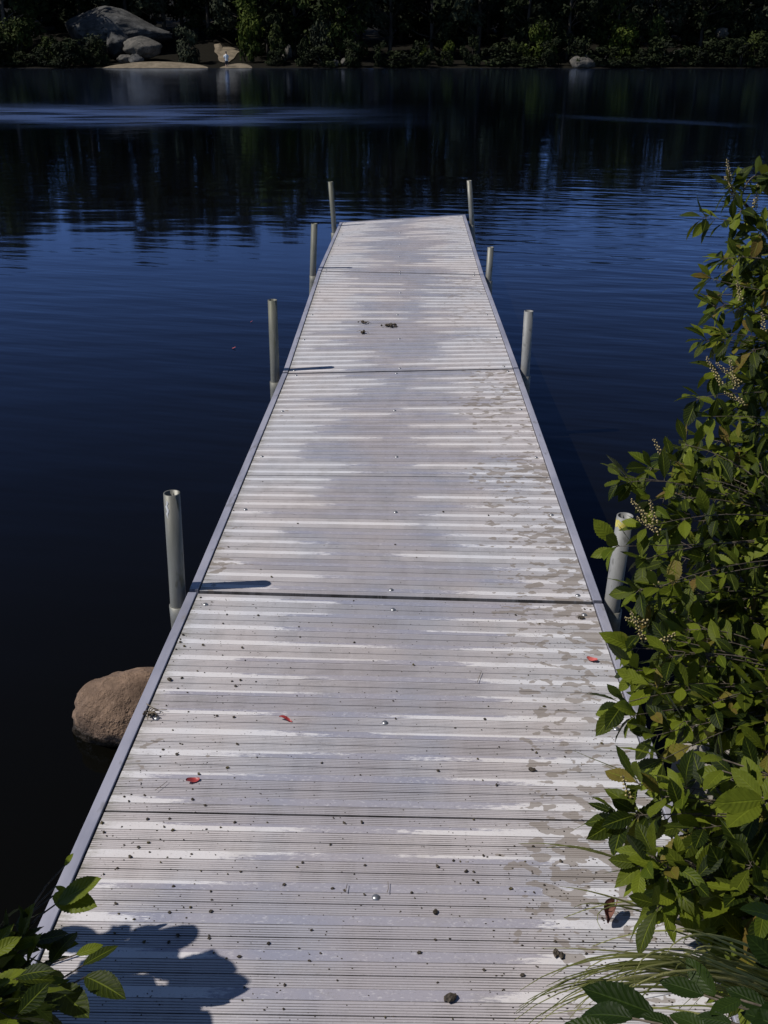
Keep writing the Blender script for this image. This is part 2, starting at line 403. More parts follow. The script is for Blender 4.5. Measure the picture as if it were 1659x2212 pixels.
wy = axis([(-3, 3, .5), (3, 20, 1), (20, 104, 4)]); wx = axis([(-600, -60, 60), (-60, -6, 6), (-6, 6, 1), (6, 60, 6), (60, 600, 60)])
wm.add([(x, y, 0.0) for y in wy for x in wx], [(j*len(wx)+i, j*len(wx)+i+1, (j+1)*len(wx)+i+1, (j+1)*len(wx)+i) for j in range(len(wy)-1) for i in range(len(wx)-1)])
M['water'] = water_material()
tag(obj('water', wm.mesh('water'), M['water']), kind='structure')

# ------------------------------------------------------------------ the dock: four hinged sections
V = Vector
joints = [(V((-.6335, 1.00-.9, H-1.4020)), V((.5865, 1.00-.9, H-1.4020))),
          (V((-.5775, 2.636, H-1.4743)), V((.6418, 2.6014, H-1.4938))),
          (V((-.5255, 5.088, H-1.5579)), V((.6938, 5.076, H-1.5283))),
          (V((-.4875, 7.559, H-1.5324)), V((.7318, 7.525, H-1.552))),
          (V((-.4305, 10.142, H-1.5938)), V((.7868, 10.149, H-1.5217)))]
joints[0] = (V((-.6585, .15, H-1.4025)), V((.5615, .15, H-1.4025)))
screw_mb = MB()
def dome(mb, r, h, n=14, rings=5):
    vs = []; fs = []
    for i in range(rings):
        a = (math.pi/2)*i/rings
        for k in range(n):
            t = 2*math.pi*k/n; vs.append((r*math.cos(a)*math.cos(t), r*math.cos(a)*math.sin(t), h*math.sin(a)))
    vs.append((0, 0, h)); top = len(vs)-1
    for i in range(rings-1):
        for k in range(n): fs.append((i*n+k, i*n+(k+1) % n, (i+1)*n+(k+1) % n, (i+1)*n+k))
    for k in range(n): fs.append(((rings-1)*n+k, (rings-1)*n+(k+1) % n, top))
    mb.add(vs, fs)
dome(screw_mb, .0080, .0050)
screw_me = screw_mb.mesh('screw'); screw_me.materials.append(M['screw'])
RIM = .026
sections = []
sec_labels = [
 'nearest ribbed dock section, sloping down from the bank, littered with red leaves',
 'second dock section from the bank, between the two nearest pairs of pipe posts',
 'third dock section, carrying a dark dried clump of seeds near its middle',
 'outermost dock section at the far end, its end edge tilted up at the right']
class Section: pass
for si in range(4):
    (A, B), (Cc, D) = joints[si], joints[si+1]
    o = (A+B+Cc+D)/4
    S = Section(); S.A, S.B, S.C, S.D = A, B, Cc, D
    S.L = ((Cc+D)/2 - (A+B)/2).length; S.W = 1.22
    ydir = ((Cc+D) - (A+B)).normalized(); xdir = ((B-A)+(D-Cc)).normalized()
    S.n = xdir.cross(ydir).normalized(); S.o = o; S.x = xdir; S.y = ydir
    def P(u, v, z=0.0, S=S):            # u,v in metres on the deck, z above it
        a = (u + S.W/2)/S.W; b = v/S.L
        return S.A*(1-a)*(1-b) + S.B*a*(1-b) + S.C*(1-a)*b + S.D*a*b + S.n*z
    S.P = P
    root = empty('dock_section', o); S.root = root
    tag(root, sec_labels[si], 'dock', 'hinged sections of the aluminium dock')
    inv = lambda p, o=o: p - o
    gap = .010
    # decking: ribbed extrusion profile along the length
    prof = []      # (v, z, zone of the face that follows)
    vv = gap
    end = S.L - gap
    phase = .050 if si == 0 else .012
    seams = {0: (S.L-.982-.974, S.L-.982), 1: (.968, 1.942), 2: (.972, 1.946), 3: (.97, 1.945)}[si]
    k = 0
    v0 = S.L - math.ceil(S.L/PERIOD)*PERIOD if si == 0 else 0.0
    prof.append((gap, 0.0, .5))
    while v0 < end:
        def put(dv, z, zone):
            vq = v0 + dv
            if gap + .0005 < vq < end - .0005: prof.append((vq, z, zone))
        # first ribs, then the flat strip, then ribs up to the joint line
        q = PERIOD
        isseam = any(abs(v0 - s) < q*.5 for s in seams)
        w_, dz = (.0060, -.012) if isseam else (.0026, -.0035)
        put(0, 0, 1.0); put(.0003, dz, 1.0); put(w_, dz, 1.0); put(w_+.0003, 0, .5)
        pitch = .0056; c0 = w_ + .0036
        for r in range(4):
            a = c0 + r*pitch
            put(a, 0, 1.0); put(a+.0007, -.0013, 1.0); put(a+.0016, 0, .5)
        fs_ = .0300; fe_ = .0545
        put(fs_, 0, 1.0); put(fs_+.0006, -.0015, 1.0); put(fs_+.0016, .0004, 0.0)
        put(fe_, .0004, 1.0); put(fe_+.0006, -.0015, 1.0); put(fe_+.0015, 0, .5)
        for r in range(4):
            a = fe_ + .0052 + r*pitch
            if a + .003 < q: put(a, 0, 1.0); put(a+.0007, -.0013, 1.0); put(a+.0016, 0, .5)
        v0 += q
    prof.append((end, 0.0, 1.0))
    prof.append((end + .0001, -.03, 1.0))
    prof.insert(0, (gap - .0001, -.03, 1.0))
    us = [-.61 + RIM + .004, 0.0, .61 - RIM - .004]
    mb = MB()
    for (v, z, zn) in prof:
        for u in us:
            mb.v.append(inv(P(u, v, z - .004))); mb.uv.append((u, v))
    for i in range(len(prof)-1):
        for k in range(len(us)-1):
            a = i*len(us)+k; mb.f.append((a, a+1, a+1+len(us), a+len(us))); mb.mi.append(0); mb.tint.append(prof[i][2])
    dk = obj('decking', mb.mesh('decking', smooth=False, tint=True, uv=True), M['deck'], root)
    dk.color = ((.95, 1.0, .60, .40)[si], 1, 1, 1)      # how stained this section is
    # side rails: angle trim with a tall outer face
    for s in (-1, 1):
        bm = bmesh.new()
        u1 = s*.61; u0 = s*(.61-RIM)
        crs = [(u0, -.030), (u0, -.0006), (u0+s*.0012, .0006), (u1-s*.0016, .0006), (u1, -.001), (u1, -.155), (u1-s*.022, -.155), (u1-s*.022, -.150), (u1-s*.004, -.150), (u1-s*.004, -.030)]
        rings = []
        for b in (gap, S.L*.33, S.L*.66, S.L-gap):
            rings.append([bm.verts.new(inv(P(u, b, z))) for (u, z) in crs])
        n = len(crs)
        for i in range(3):
            for k in range(n):
                bm.faces.new((rings[i][k], rings[i][(k+1) % n], rings[i+1][(k+1) % n], rings[i+1][k]))
        bm.faces.new(rings[0]); bm.faces.new(rings[-1][::-1])
        bmesh.ops.recalc_face_normals(bm, faces=bm.faces)
        me = bpy.data.meshes.new('side_rail'); bm.to_mesh(me); bm.free()
        obj('side_rail', me, M['rim'], root)
    # end beams and cross joists below the decking
    def beam(name, va, vb, z0, z1, mat, ua=-.604, ub=.604):
        mb = MB(); c = [(ua, va), (ub, va), (ub, vb), (ua, vb)]
        mb.add([inv(P(u, v, z)) for z in (z0, z1) for (u, v) in c],
               [(0, 3, 2, 1), (4, 5, 6, 7), (0, 1, 5, 4), (1, 2, 6, 5), (2, 3, 7, 6), (3, 0, 4, 7)])
        return obj(name, mb.mesh(name, smooth=False), mat, root)
    beam('end_beam', gap+.001, gap+.03, -.145, -.036, M['frame']); beam('end_beam', S.L-gap-.03, S.L-gap-.001, -.145, -.036, M['frame'])
    for k in (1, 2, 3): beam('joist', S.L*k/4-.02, S.L*k/4+.02, -.10, -.020, M['frame'], -.58, .58)
    if si == 3:
        beam('end_trim', S.L-gap+.001, S.L-gap+.022, -.15, .0008, M['rim'], -.61, .61)
    # screws: rows of three over each joist
    rows = [.045, .63, 1.19, 1.80, S.L-.043]
    if si == 0: rows = [S.L-.076, S.L-.64, S.L-1.195, S.L-1.83, S.L-2.4]
    for v in rows:
        for u in (-.545, -.012, .545):
            if not gap+.02 < v < S.L-.02: continue
            z = -.004
            so = obj('screw', screw_me, None, root)
            Mx = Matrix((S.x, S.y, S.n)).transposed().to_4x4(); Mx.translation = inv(P(u + rnd.uniform(-.01, .01), v + rnd.uniform(-.004, .004), z))
            so.matrix_local = Mx
    sections.append(S)

def deck_hit(px, py):
    """(section, world point) where the sight line meets the dock"""
    r = ray(px, py)
    for S in sections:
        t = (S.o - CAM).dot(S.n) / r.dot(S.n); q = CAM + r*t
        v = (q - (S.A+S.B)/2).dot(S.y); u = (q - (S.A+S.B)/2 - S.y*v).dot(S.x) - 0.0
        if 0 <= v <= S.L + .03:
            # slide onto the slightly twisted deck
            mid = (S.A+S.B)/2*(1-v/S.L) + (S.C+S.D)/2*(v/S.L)
            u = (q - mid).dot(S.x)
            for _ in range(3):
                p = S.P(u, v); t += (p - (CAM + r*t)).dot(S.n)/r.dot(S.n); q = CAM + r*t
                v = (q - (S.A+S.B)/2).dot(S.y); mid = (S.A+S.B)/2*(1-v/S.L) + (S.C+S.D)/2*(v/S.L); u = (q-mid).dot(S.x)
            return S, u, v
    return None, 0, 0

# posts in their sleeves
def pipe_mesh(r_out, r_in, z0, z1, lean, mat_list, name, n=28, zs=6):
    mb = MB(); vs = []; fs = []
    hs = [z0 + (z1-z0)*i/zs for i in range(zs+1)]
    for rr, rev in ((r_out, False), (r_in, True)):
        b = len(vs)
        for h in hs:
            for k in range(n):
                a = 2*math.pi*k/n
                vs.append((rr*math.cos(a) + lean*(h), rr*math.sin(a), h))
        for i in range(zs):
            for k in range(n):
                q = (b+i*n+k, b+i*n+(k+1) % n, b+(i+1)*n+(k+1) % n, b+(i+1)*n+k)
                fs.append(q[::-1] if rev else q)
    t0 = zs*n; t1 = (2*zs+1)*n
    for k in range(n): fs.append((t0+k, t0+(k+1) % n, t1+(k+1) % n, t1+k))
    b1 = (zs+1)*n
    for k in range(n): fs.append((k, b1+k, b1+(k+1) % n, (k+1) % n))
    mb.add(vs, fs)
    return mb.mesh(name)
posts = [  # x, y, top z rel camera, lean dx, section index, side, material, label
 (-.6160, 2.662, -1.170, .010, 0, -1, 'pipe', 'nearest left pipe post, its open top scraped white and its long shadow across the deck'),
 (-.5700, 5.140, -1.190, .004, 1, -1, 'pipe_green', 'streaky green-grey pipe post, second on the left side of the dock'),
 (-.5300, 7.680, -1.215, .018, 2, -1, 'pipe_green', 'third pipe post out on the left side, beside the thin shadow on the far joint'),
 (-.4755, 9.930, -1.190, -.024, 3, -1, 'pipe_green', 'pipe post leaning slightly left at the far left corner of the dock'),
 (.6880, 2.667, -1.244, .009, 0, 1, 'pipe_pale', 'pale grey pipe post with a yellow band at its top, half hidden by the shrub'),
 (.7390, 5.149, -1.249, .000, 1, 1, 'pipe_pale', 'second right-hand pipe post, open-topped, clear of the shrub against blue water'),
 (.7775, 7.590, -1.368, .005, 2, 1, 'pipe', 'shortest pipe post, third along the right side of the dock'),
 (.8320, 9.940, -1.180, -.035, 3, 1, 'pipe', 'pipe post at the far right corner of the dock, against dark reflections')]
for (x, y, zt, lean, si, s, mat, lab) in posts:
    S = sections[si]
    zd = (S.C if s < 0 else S.D).z           # deck level at that corner
    zd = zd
    top = H + zt
    base = -1.6
    root = empty('dock_post', (x, y, zd)); tag(root, lab, 'post', 'pipe posts holding the dock')
    me = pipe_mesh(.0238, .0200, base - zd, top - zd, lean/(top-zd), None, 'pipe')
    obj('pipe', me, M[mat], root)
    if si == 0 and s < 0:       # scrape on the upper pipe
        mb = MB(); vs = []; fs = []
        for i in range(9):
            f = i/8; h = top - zd - .015 - .055*f; wv = .16*math.sin(math.pi*min(1, f*.8+.12))*(1+.35*math.sin(i*2.3))
            for k in range(4):
                a = -2.05 + .10*math.sin(i*1.7) + wv*(k/3-.5)*2
                vs.append((.0243*math.cos(a) + lean/(top-zd)*h, .0243*math.sin(a), h))
        for i in range(8):
            for k in range(3): fs.append((i*4+k, (i+1)*4+k, (i+1)*4+k+1, i*4+k+1))
        mb.add(vs, fs); obj('scrape_mark', mb.mesh('scrape_mark'), M['scrape'], root)['label'] = 'chalky white scrape below the rim'
    if si == 0 and s > 0:
        mb = MB(); vs = []; fs = []; n = 24
        for h, rr in ((top-zd-.010, .02405), (top-zd-.032, .02415)):
            for k in range(n):
                a = 2*math.pi*k/n; vs.append((rr*math.cos(a)+lean/(top-zd)*h, rr*math.sin(a), h + .004*math.sin(k*1.9)))
        for k in range(n): fs.append((n+k, n+(k+1) % n, (k+1) % n, k))
        mb.add(vs, fs); obj('paint_band', mb.mesh('paint_band'), M['yellow'], root)['label'] = 'faded yellow paint band near the top'
    # sleeve bolted to the dock section
    sz = zd - .062
    o = S.o
    sl_me = pipe_mesh(.0292, .0246, -.27, 0.0, 0, None, 'post_sleeve')
    sle = obj('post_sleeve', sl_me, M['pipe' if mat != 'pipe_green' else 'pipe_green'], S.root, V((x, y, sz)) - o)
    x0, x1 = (x + .022, (S.C if s < 0 else S.D).x + .004) if s < 0 else ((S.D).x - .004, x - .022)
    for zc in (-.075, -.2):
        mb = MB(); c = [(x0, y-.016), (x1, y-.016), (x1, y+.016), (x0, y+.016)]
        mb.add([V((a - x, b - y, zc+dz)) for dz in (-.012, .012) for (a, b) in c], [(0, 3, 2, 1), (4, 5, 6, 7), (0, 1, 5, 4), (1, 2, 6, 5), (2, 3, 7, 6), (3, 0, 4, 7)])
        obj('sleeve_bracket', mb.mesh('sleeve_bracket', smooth=False), M['frame'], sle)

# ------------------------------------------------------------------ rocks
def rock_mesh(name, rx, ry, rz, seed, rough=.22, freq=1.6, sub=4, flat=None, fine=.05, profile=None):
    bm = bmesh.new(); bmesh.ops.create_icosphere(bm, subdivisions=sub, radius=1.0)
    off = V((seed*7.1, seed*3.7, seed*1.3))
    for v in bm.verts:
        p = v.co.copy()
        d = 1 + rough*mnoise.noise(p*freq + off) + rough*.5*mnoise.noise(p*freq*2.3 + off*2) + fine*mnoise.noise(p*freq*7 + off)
        # facet by snapping against a few planes
        rs = random.Random(seed)
        q = p*d
        for _ in range(9):
            nrm = V((rs.uniform(-1, 1), rs.uniform(-1, 1), rs.uniform(-.3, 1))).normalized()
            lim = rs.uniform(.72, .95); e = q.dot(nrm) - lim
            if e > 0: q -= nrm*e*.8
        if profile: q = profile(q)
        v.co = V((q.x*rx, q.y*ry, q.z*rz))
    me = bpy.data.meshes.new(name); bm.to_mesh(me); bm.free()
    me.polygons.foreach_set('use_smooth', [True]*len(me.polygons)); return me
def rock(loc, r, seed, mat, label, rot=0, name='rock', cat='rock', group=None, **kw):
    o = obj(name, rock_mesh(name, *r, seed, **kw), M[mat], None, loc); o.rotation_euler.z = rot
    tag(o, label, cat, group); return o
rock((-.735, 2.60, .045), (.225, .135, .135), 5, 'rock_tan', 'rounded tan pink rock in the dark water against the left side of the dock', rot=.25, sub=5, rough=.13, fine=.035)
rock((1.02, 2.15, .14), (.30, .24, .22), 8, 'rock_grey', 'pale grey-brown rock glimpsed behind the branches of the right-hand shrub', rot=.3, sub=5)
rock((-1.1, 1.1, .22), (.26, .2, .14), 12, 'rock_grey', 'dark shaded stone on the bank beside the near left edge of the dock', rot=1.0)

# foam flecks beside the tan rock
fm = MB()
for i in range(22):
    t_ = i/21; p = at(192 + 44*t_ + rnd.uniform(-2, 2), 1600 + 6*t_ + rnd.uniform(-2.5, 2.5), 1.0)
    d_ = p - CAM; p = CAM + d_*(-(H-.002)/d_.z); rr = rnd.uniform(.0012, .0034)*(1.3 if t_ > .8 else 1)
    d = MB(); dome(d, rr, rr*.7, 8, 3); fm.add([V(v)+p for v in d.v], d.f)
tag(obj('foam', fm.mesh('foam'), M['foam']), 'thin line of white foam flecks on the water by the tan rock', 'foam', kind='stuff')

# ------------------------------------------------------------------ leaves
def leaf_template(N, shape, tooth, fold=.22, curl=.25):
    """unit-length leaf along +Y, face up +Z; returns verts, uvs, faces"""
    vs = []; uv = []
    for i in range(N+1):
        t = i/N
        if shape == 'obovate': wv = .195*(math.sin(math.pi*min(1, t**1.22))**.98)
        elif shape == 'broad': wv = .27*(math.sin(math.pi*min(1, t**.92))**.75)
        elif shape == 'round': wv = .36*(math.sin(math.pi*min(1, t**.95))**.62)
        else: wv = .16*(math.sin(math.pi*t)**.9)
        wv = max(wv, .012 if t < .9 else .002)
        k = 1.0
        if tooth and .28 < t < .97: k = 1.0 + (tooth if i % 2 else -tooth*.5)
        z = -curl*t*t*.5
        for s in (-1, -.5, 0, .5, 1):
            ww = wv*s*(k if abs(s) == 1 else 1)
            vs.append(V((ww, t - (.02 if (abs(s) == 1 and i % 2 and tooth) else 0), z + abs(ww)*fold + (.006*math.sin(t*28) if abs(s) == 1 else 0))))
            uv.append((s, t))
    fs = [(i*5+k, i*5+k+1, (i+1)*5+k+1, (i+1)*5+k) for i in range(N) for k in range(4)]
    return vs, uv, fs
LT = {'obovate': [leaf_template(22, 'obovate', .085, f, c) for f, c in ((.15, .15), (.35, .35), (.25, .6), (.1, -.15))],
      'broad': [leaf_template(26, 'broad', .07, f, c) for f, c in ((.12, .2), (.25, .5), (.2, .1))],
      'round': [leaf_template(22, 'round', .05, .12, .25), leaf_template(22, 'round', .05, .2, .45)],
      'small': [leaf_template(9, 'obovate', 0, .2, .3)]}
def add_leaf(mb, base, direction, up, length, kind='obovate', mi=0, tint=None, width=1.0, rn=rnd):
    vs, uv, fs = rn.choice(LT[kind])
    d = direction.normalized(); x = d.cross(up)
    x = x.normalized() if x.length > 1e-4 else d.orthogonal().normalized()
    z = x.cross(d)
    # petiole gap
    b = base
    mb.add([b + (x*(v.x*width) + d*v.y + z*v.z)*length for v in vs], fs, mi, rn.random()*.8 if tint is None else tint, uv)

def bez(p0, p1, p2, n):
    return [p0*(1-t)**2 + p1*2*t*(1-t) + p2*t*t for t in [i/n for i in range(n+1)]]
def spike_mesh(bm_, base, d, length, rn):
    d = d.normalized(); side = d.orthogonal().normalized(); up = d.cross(side)
    pts = [base + d*length*i/6 + V((0, 0, .10*length))*((i/6)**2) for i in range(7)]
    bm_.tube(pts, [.0011]*6 + [.0006], 5, 1)
    n = int(length/.0021)
    for i in range(n):
        t = i/n; p = base + d*length*t + V((0, 0, .10*length))*t*t
        a = i*2.4 + rn.uniform(-.4, .4); rr = .0062*(1-.55*t)
        c = p + (side*math.cos(a) + up*math.sin(a))*rr
        r_ = .0026*(1-.35*t)*rn.uniform(.8, 1.2)
        vs = [c + V(q)*r_ for q in OCT]
        bm_.add(vs, OCTF, 0)
_b = bmesh.new(); bmesh.ops.create_icosphere(_b, subdivisions=1, radius=1.0)
OCT = [tuple(v.co) for v in _b.verts]; OCTF = [tuple(v.index for v in f.verts) for f in _b.faces]; _b.free()

def shoot(stem, fol, start, tip, nleaf, rn, L=(.055, .085), kind='obovate', whorl=5, warm=.06, r0=.0021, mi=0, lime=0.0):
    mid = start*.45 + tip*.55 + V((rn.uniform(-.04, .04), rn.uniform(-.04, .04), rn.uniform(.0, .06)))
    pts = bez(start, mid, tip, 8)
    stem.tube(pts, [r0*(1-.72*i/8) for i in range(9)], 6)
    axis_ = (pts[-1]-pts[-3]).normalized()
    def one(p, dvec, a, spread, ln):
        s = dvec.orthogonal().normalized(); q = dvec.cross(s)
        d = dvec*(1-spread) + (s*math.cos(a) + q*math.sin(a))*spread
        d = d.normalized(); d.z -= rn.uniform(-.12, .55)
        up = (V((0, 0, 1)) + SUNDIR*.7 + V((rn.uniform(-1.2, 1.2), rn.uniform(-1.2, 1.2), rn.uniform(-.6, .4)))).normalized()
        tint = rn.random()*.78
        if rn.random() < warm: tint = rn.uniform(.85, 1.0)
        m_ = 1 if rn.random() < lime else mi
        base = p + d*.006
        stem.tube([p, base + d*.003], [.0009, .0007], 4, cap=False)
        add_leaf(fol, base, d, up, ln, kind, m_, tint, rn.uniform(.85, 1.15), rn)
    ang = rn.uniform(0, 6.28)
    for i in range(nleaf):
        t = .18 + .78*i/max(1, nleaf)
        k = min(7, int(t*8)); p = pts[k].lerp(pts[k+1], t*8-k)
        ang += 2.39
        one(p, (pts[k+1]-pts[k]).normalized(), ang, rn.uniform(.55, .8), rn.uniform(*L)*rn.uniform(.75, 1.0))
    for i in range(whorl):
        ang += 6.28/whorl + rn.uniform(-.35, .35)
        one(pts[-1] - axis_*rn.uniform(0, .012), axis_, ang, rn.uniform(.4, .72), rn.uniform(*L))
    return pts

def in_poly(x, y, poly):
    c = False; j = len(poly)-1
    for i in range(len(poly)):
        xi, yi = poly[i]; xj, yj = poly[j]
        if (yi > y) != (yj > y) and x < (xj-xi)*(y-yi)/(yj-yi)+xi: c = not c
        j = i
    return c
def depth_at(py):
    k = [(300, 2.75), (950, 2.50), (1200, 2.25), (1500, 2.0), (1700, 1.78), (1900, 1.58), (2212, 1.25)]
    for (a, b), (c, d) in zip(k, k[1:]):
        if py <= c: return b + (d-b)*(max(py, a)-a)/(c-a)
    return k[-1][1]

def shrub(label, roots, tips, fill_poly, nfill, seed, spikes=(), L=(.045, .080), main=None, kind='obovate', mats=('leaf', 'leaf_sunlit'), lime=.12, warm=.06, fill_depth=(.0, .55), nl=10, wh=6, name='shrub', cat='shrub', world=None):
    rn = random.Random(seed)
    g0 = V((roots[0][0], roots[0][1], ground_h(roots[0][0], roots[0][1])))
    root = empty(name, g0)
    stem = MB(); fol = MB()
    # woody main stems fan from the ground towards the middle of the crown
    alltips = [at(*t_) for t_ in tips] if world is None else list(world)
    if world is not None: nfill = len(world) - len(tips)
    while len(alltips) < len(tips) + nfill:
        xs_ = [q[0] for q in fill_poly]; ys_ = [q[1] for q in fill_poly]
        px = rn.uniform(min(xs_), max(xs_)); py = rn.uniform(min(ys_), max(ys_))
        if not in_poly(px, py, fill_poly): continue
        p = at(px, py, depth_at(py) + rn.uniform(*fill_depth))
        if p.z < ground_h(p.x, p.y) + .04: p.z = ground_h(p.x, p.y) + rn.uniform(.05, .2)
        alltips.append(p)
    mains = []
    for (rx, ry) in roots:
        g = V((rx, ry, ground_h(rx, ry) - .03))
        near = sorted(alltips, key=lambda p: (p.xy - g.xy).length)[:max(4, len(alltips)//len(roots))]
        c = sum(near, V())/len(near); zmax = max(p.z for p in near)
        tp = V((c.x*.8 + g.x*.2, c.y*.8+g.y*.2, g.z + (zmax-g.z)*.86))
        if main: tp = at(*main)
        pts = bez(g, V((g.x*.7+tp.x*.3, g.y*.7+tp.y*.3, g.z*.4+tp.z*.6)), tp, 14)
        stem.tube(pts, [.0085*(1-.62*i/14) for i in range(15)], 7)
        mains.append(pts)
    for ti, p in enumerate(alltips):
        # leave the main stem somewhat below the tip
        best = min((q for pts in mains for q in pts[2:]), key=lambda q: (q-p).length + max(0, q.z - p.z + .05)*1.5)
        shoot(stem, fol, best, p, nl if ti >= len(tips) else nl+1, rn, L, kind, wh, warm, lime=lime)
    obj('stem', MBshift(stem, g0).mesh('stem'), M['bark'], root)
    obj('foliage', MBshift(fol, g0).mesh('foliage', tint=True, uv=True), [M[k] for k in mats], root)
    for (px, py, d, dx, dy, ln) in spikes:
        b = at(px, py, d); e = at(px+dx, py+dy, d)
        sp = MB(); spike_mesh(sp, b, e-b, ln, rn)
        obj('seed_spike', MBshift(sp, g0).mesh('seed_spike'), [M['bead'], M['bark']], root)
    tag(root, label, cat)
    return root
def MBshift(mb, o):
    mb.v = [V(v) - o for v in mb.v]; return mb

# tall shrub at the back right
shrub('tallest shrub rising at the right edge, tan seed spikes at its narrow top', [(1.50, 2.15), (1.75, 2.4)],
      [(1580, 400, 2.75), (1600, 455, 2.72), (1650, 380, 2.75), (1520, 470, 2.7), (1560, 560, 2.7), (1530, 600, 2.68), (1540, 660, 2.66), (1560, 720, 2.64), (1520, 735, 2.62), (1545, 800, 2.6), (1505, 860, 2.56), (1530, 900, 2.55), (1640, 500, 2.7), (1630, 620, 2.7)],
      [(1580, 520), (1750, 420), (1800, 1000), (1500, 960), (1540, 780), (1550, 620)], 84, 3,
      spikes=[(1585, 430, 2.74, -22, -108, .10), (1600, 440, 2.75, -40, -60, .08), (1630, 450, 2.74, 10, -70, .06), (1560, 830, 2.55, -40, -60, .075), (1600, 830, 2.55, -60, -45, .08), (1590, 840, 2.56, -20, -80, .07), (1610, 870, 2.56, -50, -20, .06), (1650, 720, 2.6, -5, -60, .05), (1600, 650, 2.6, -10, -50, .05)],
      main=(1600, 430, 2.78), lime=.08, L=(.05, .075))
# middle shrub leaning over the water and the dock edge
shrub('bushy green shrub leaning over the pale post with the yellow band', [(1.18, 1.95), (1.42, 1.85)],
      [(1400, 1010, 2.35), (1440, 990, 2.4), (1360, 1040, 2.3), (1340, 1030, 2.3), (1400, 1080, 2.3), (1330, 1180, 2.22), (1390, 1210, 2.2), (1390, 1140, 2.24), (1420, 1270, 2.15), (1380, 1275, 2.15), (1480, 960, 2.45), (1500, 1030, 2.35)],
      [(1480, 960), (1700, 940), (1760, 1350), (1400, 1330), (1420, 1200), (1420, 1050)], 100, 4,
      spikes=[(1440, 1000, 2.36, -28, -45, .06), (1400, 1120, 2.26, -42, -40, .055), (1425, 1150, 2.25, -40, -22, .06), (1415, 1130, 2.25, -10, -42, .05), (1400, 1345, 2.1, -50, -5, .05), (1425, 1270, 2.15, -20, -30, .04)], lime=.18)
# lower middle shrub
shrub('dense low shrub with toothed leaves hanging over the right rim of the dock', [(1.05, 1.62), (1.3, 1.6)],
      [(1382, 1370, 2.1), (1367, 1400, 2.08), (1372, 1450, 2.05), (1342, 1520, 1.98), (1367, 1545, 1.96), (1412, 1590, 1.92), (1407, 1480, 2.02), (1442, 1420, 2.05), (1432, 1640, 1.85), (1472, 1560, 1.95)],
      [(1422, 1330), (1782, 1310), (1782, 1650), (1462, 1660), (1422, 1560)], 76, 5,
      spikes=[(1394, 1385, 2.08, -32, -58, .065), (1422, 1390, 2.08, 30, -15, .04)], lime=.2)
# near shrub with larger leaves
shrub('near shrub with backlit brown-green leaf sprays dipping onto the deck', [(1.02, 1.28), (1.25, 1.15)],
      [(1370, 1690, 1.72), (1375, 1760, 1.68), (1340, 1765, 1.68), (1430, 1720, 1.7), (1470, 1700, 1.72), (1630, 1740, 1.6), (1590, 1680, 1.66), (1510, 1790, 1.62)],
      [(1480, 1680), (1790, 1640), (1810, 2000), (1530, 2010), (1470, 1850)], 58, 6,
      spikes=[(1365, 1740, 1.70, -20, -58, .05)], L=(.050, .080), lime=.20, warm=.10)
# little sapling with a whorl of narrow leaves above the grass
shrub('small upright sapling with a whorl of narrow leaves above the deck edge', [(.74, 1.18)],
      [(1410, 1850, 1.52), (1385, 1870, 1.5), (1440, 1880, 1.5), (1420, 1960, 1.45), (1470, 1930, 1.48), (1500, 1900, 1.5)],
      [(1440, 1880), (1560, 1860), (1560, 1970), (1450, 1960)], 7, 7, L=(.045, .07), nl=4, lime=.5, name='sapling', cat='sapling', fill_depth=(-.02, .2), warm=.02)
# broad leaved plants at the bottom right corner
def broad_plant(label, root_xy, leaves, mat, seed, name='broad_leaf_plant', tint=None, kind='broad', cat='plant'):
    rn = random.Random(seed)
    g = V((root_xy[0], root_xy[1], ground_h(*root_xy)))
    root = empty(name, g); stem = MB(); fol = MB()
    for (bx, by, tx, ty, d0, d1, up) in leaves:
        b = at(bx, by, d0); e = at(tx, ty, d1)
        stem.tube(bez(g - V((0, 0, .02)), V((g.x*.5+b.x*.5, g.y*.5+b.y*.5, b.z*.9+g.z*.1)), b, 8), [.0024*(1-.5*i/8) for i in range(9)], 6)
        if mat == 'leaf_broad' or seed == 22: e = b + (e-b)*(.84 if seed != 22 else .74)
        upv = V(up) if up else (V((0, 0, 1)) + SUNDIR*.6).normalized()
        add_leaf(fol, b, e-b, upv, (e-b).length, kind, 0, rn.random()*.7 if tint is None else tint, rn.uniform(.78, .95), rn)
    obj('stem', MBshift(stem, g).mesh('stem'), M['bark'], root)
    obj('foliage', MBshift(fol, g).mesh('foliage', tint=True, uv=True), [M[mat]], root)
    tag(root, label, cat); return root
broad_plant('low plant with broad dark glossy leaves in the bottom right corner', (.86, .78),
    [(1412, 2190, 1228, 2118, 1.14, 1.17, None), (1366, 2200, 1230, 2172, 1.10, 1.13, None), (1545, 2150, 1468, 2052, 1.2, 1.24, (-.6, -.4, .7)), (1520, 2150, 1405, 2106, 1.17, 1.2, None),
     (1690, 2090, 1600, 2010, 1.2, 1.2, (-.5, -.5, .7)), (1660, 2180, 1550, 2120, 1.12, 1.15, None), (1330, 2235, 1190, 2208, 1.06, 1.08, None),
     (1530, 2230, 1430, 2170, 1.05, 1.08, None), (1700, 2230, 1580, 2160, 1.06, 1.1, None), (1640, 2250, 1520, 2220, 1.0, 1.02, None), (1500, 2260, 1390, 2215, 1.02, 1.03, None), (1720, 2180, 1620, 2200, 1.1, 1.06, None), (1690, 1990, 1600, 1940, 1.32, 1.3, None), (1580, 2210, 1480, 2190, 1.07, 1.1, (-.2, -.2, .9)), (1460, 2220, 1370, 2180, 1.1, 1.12, (.3, -.2, .9)), (1600, 2160, 1520, 2195, 1.1, 1.08, None)], 'leaf_broad', 21)
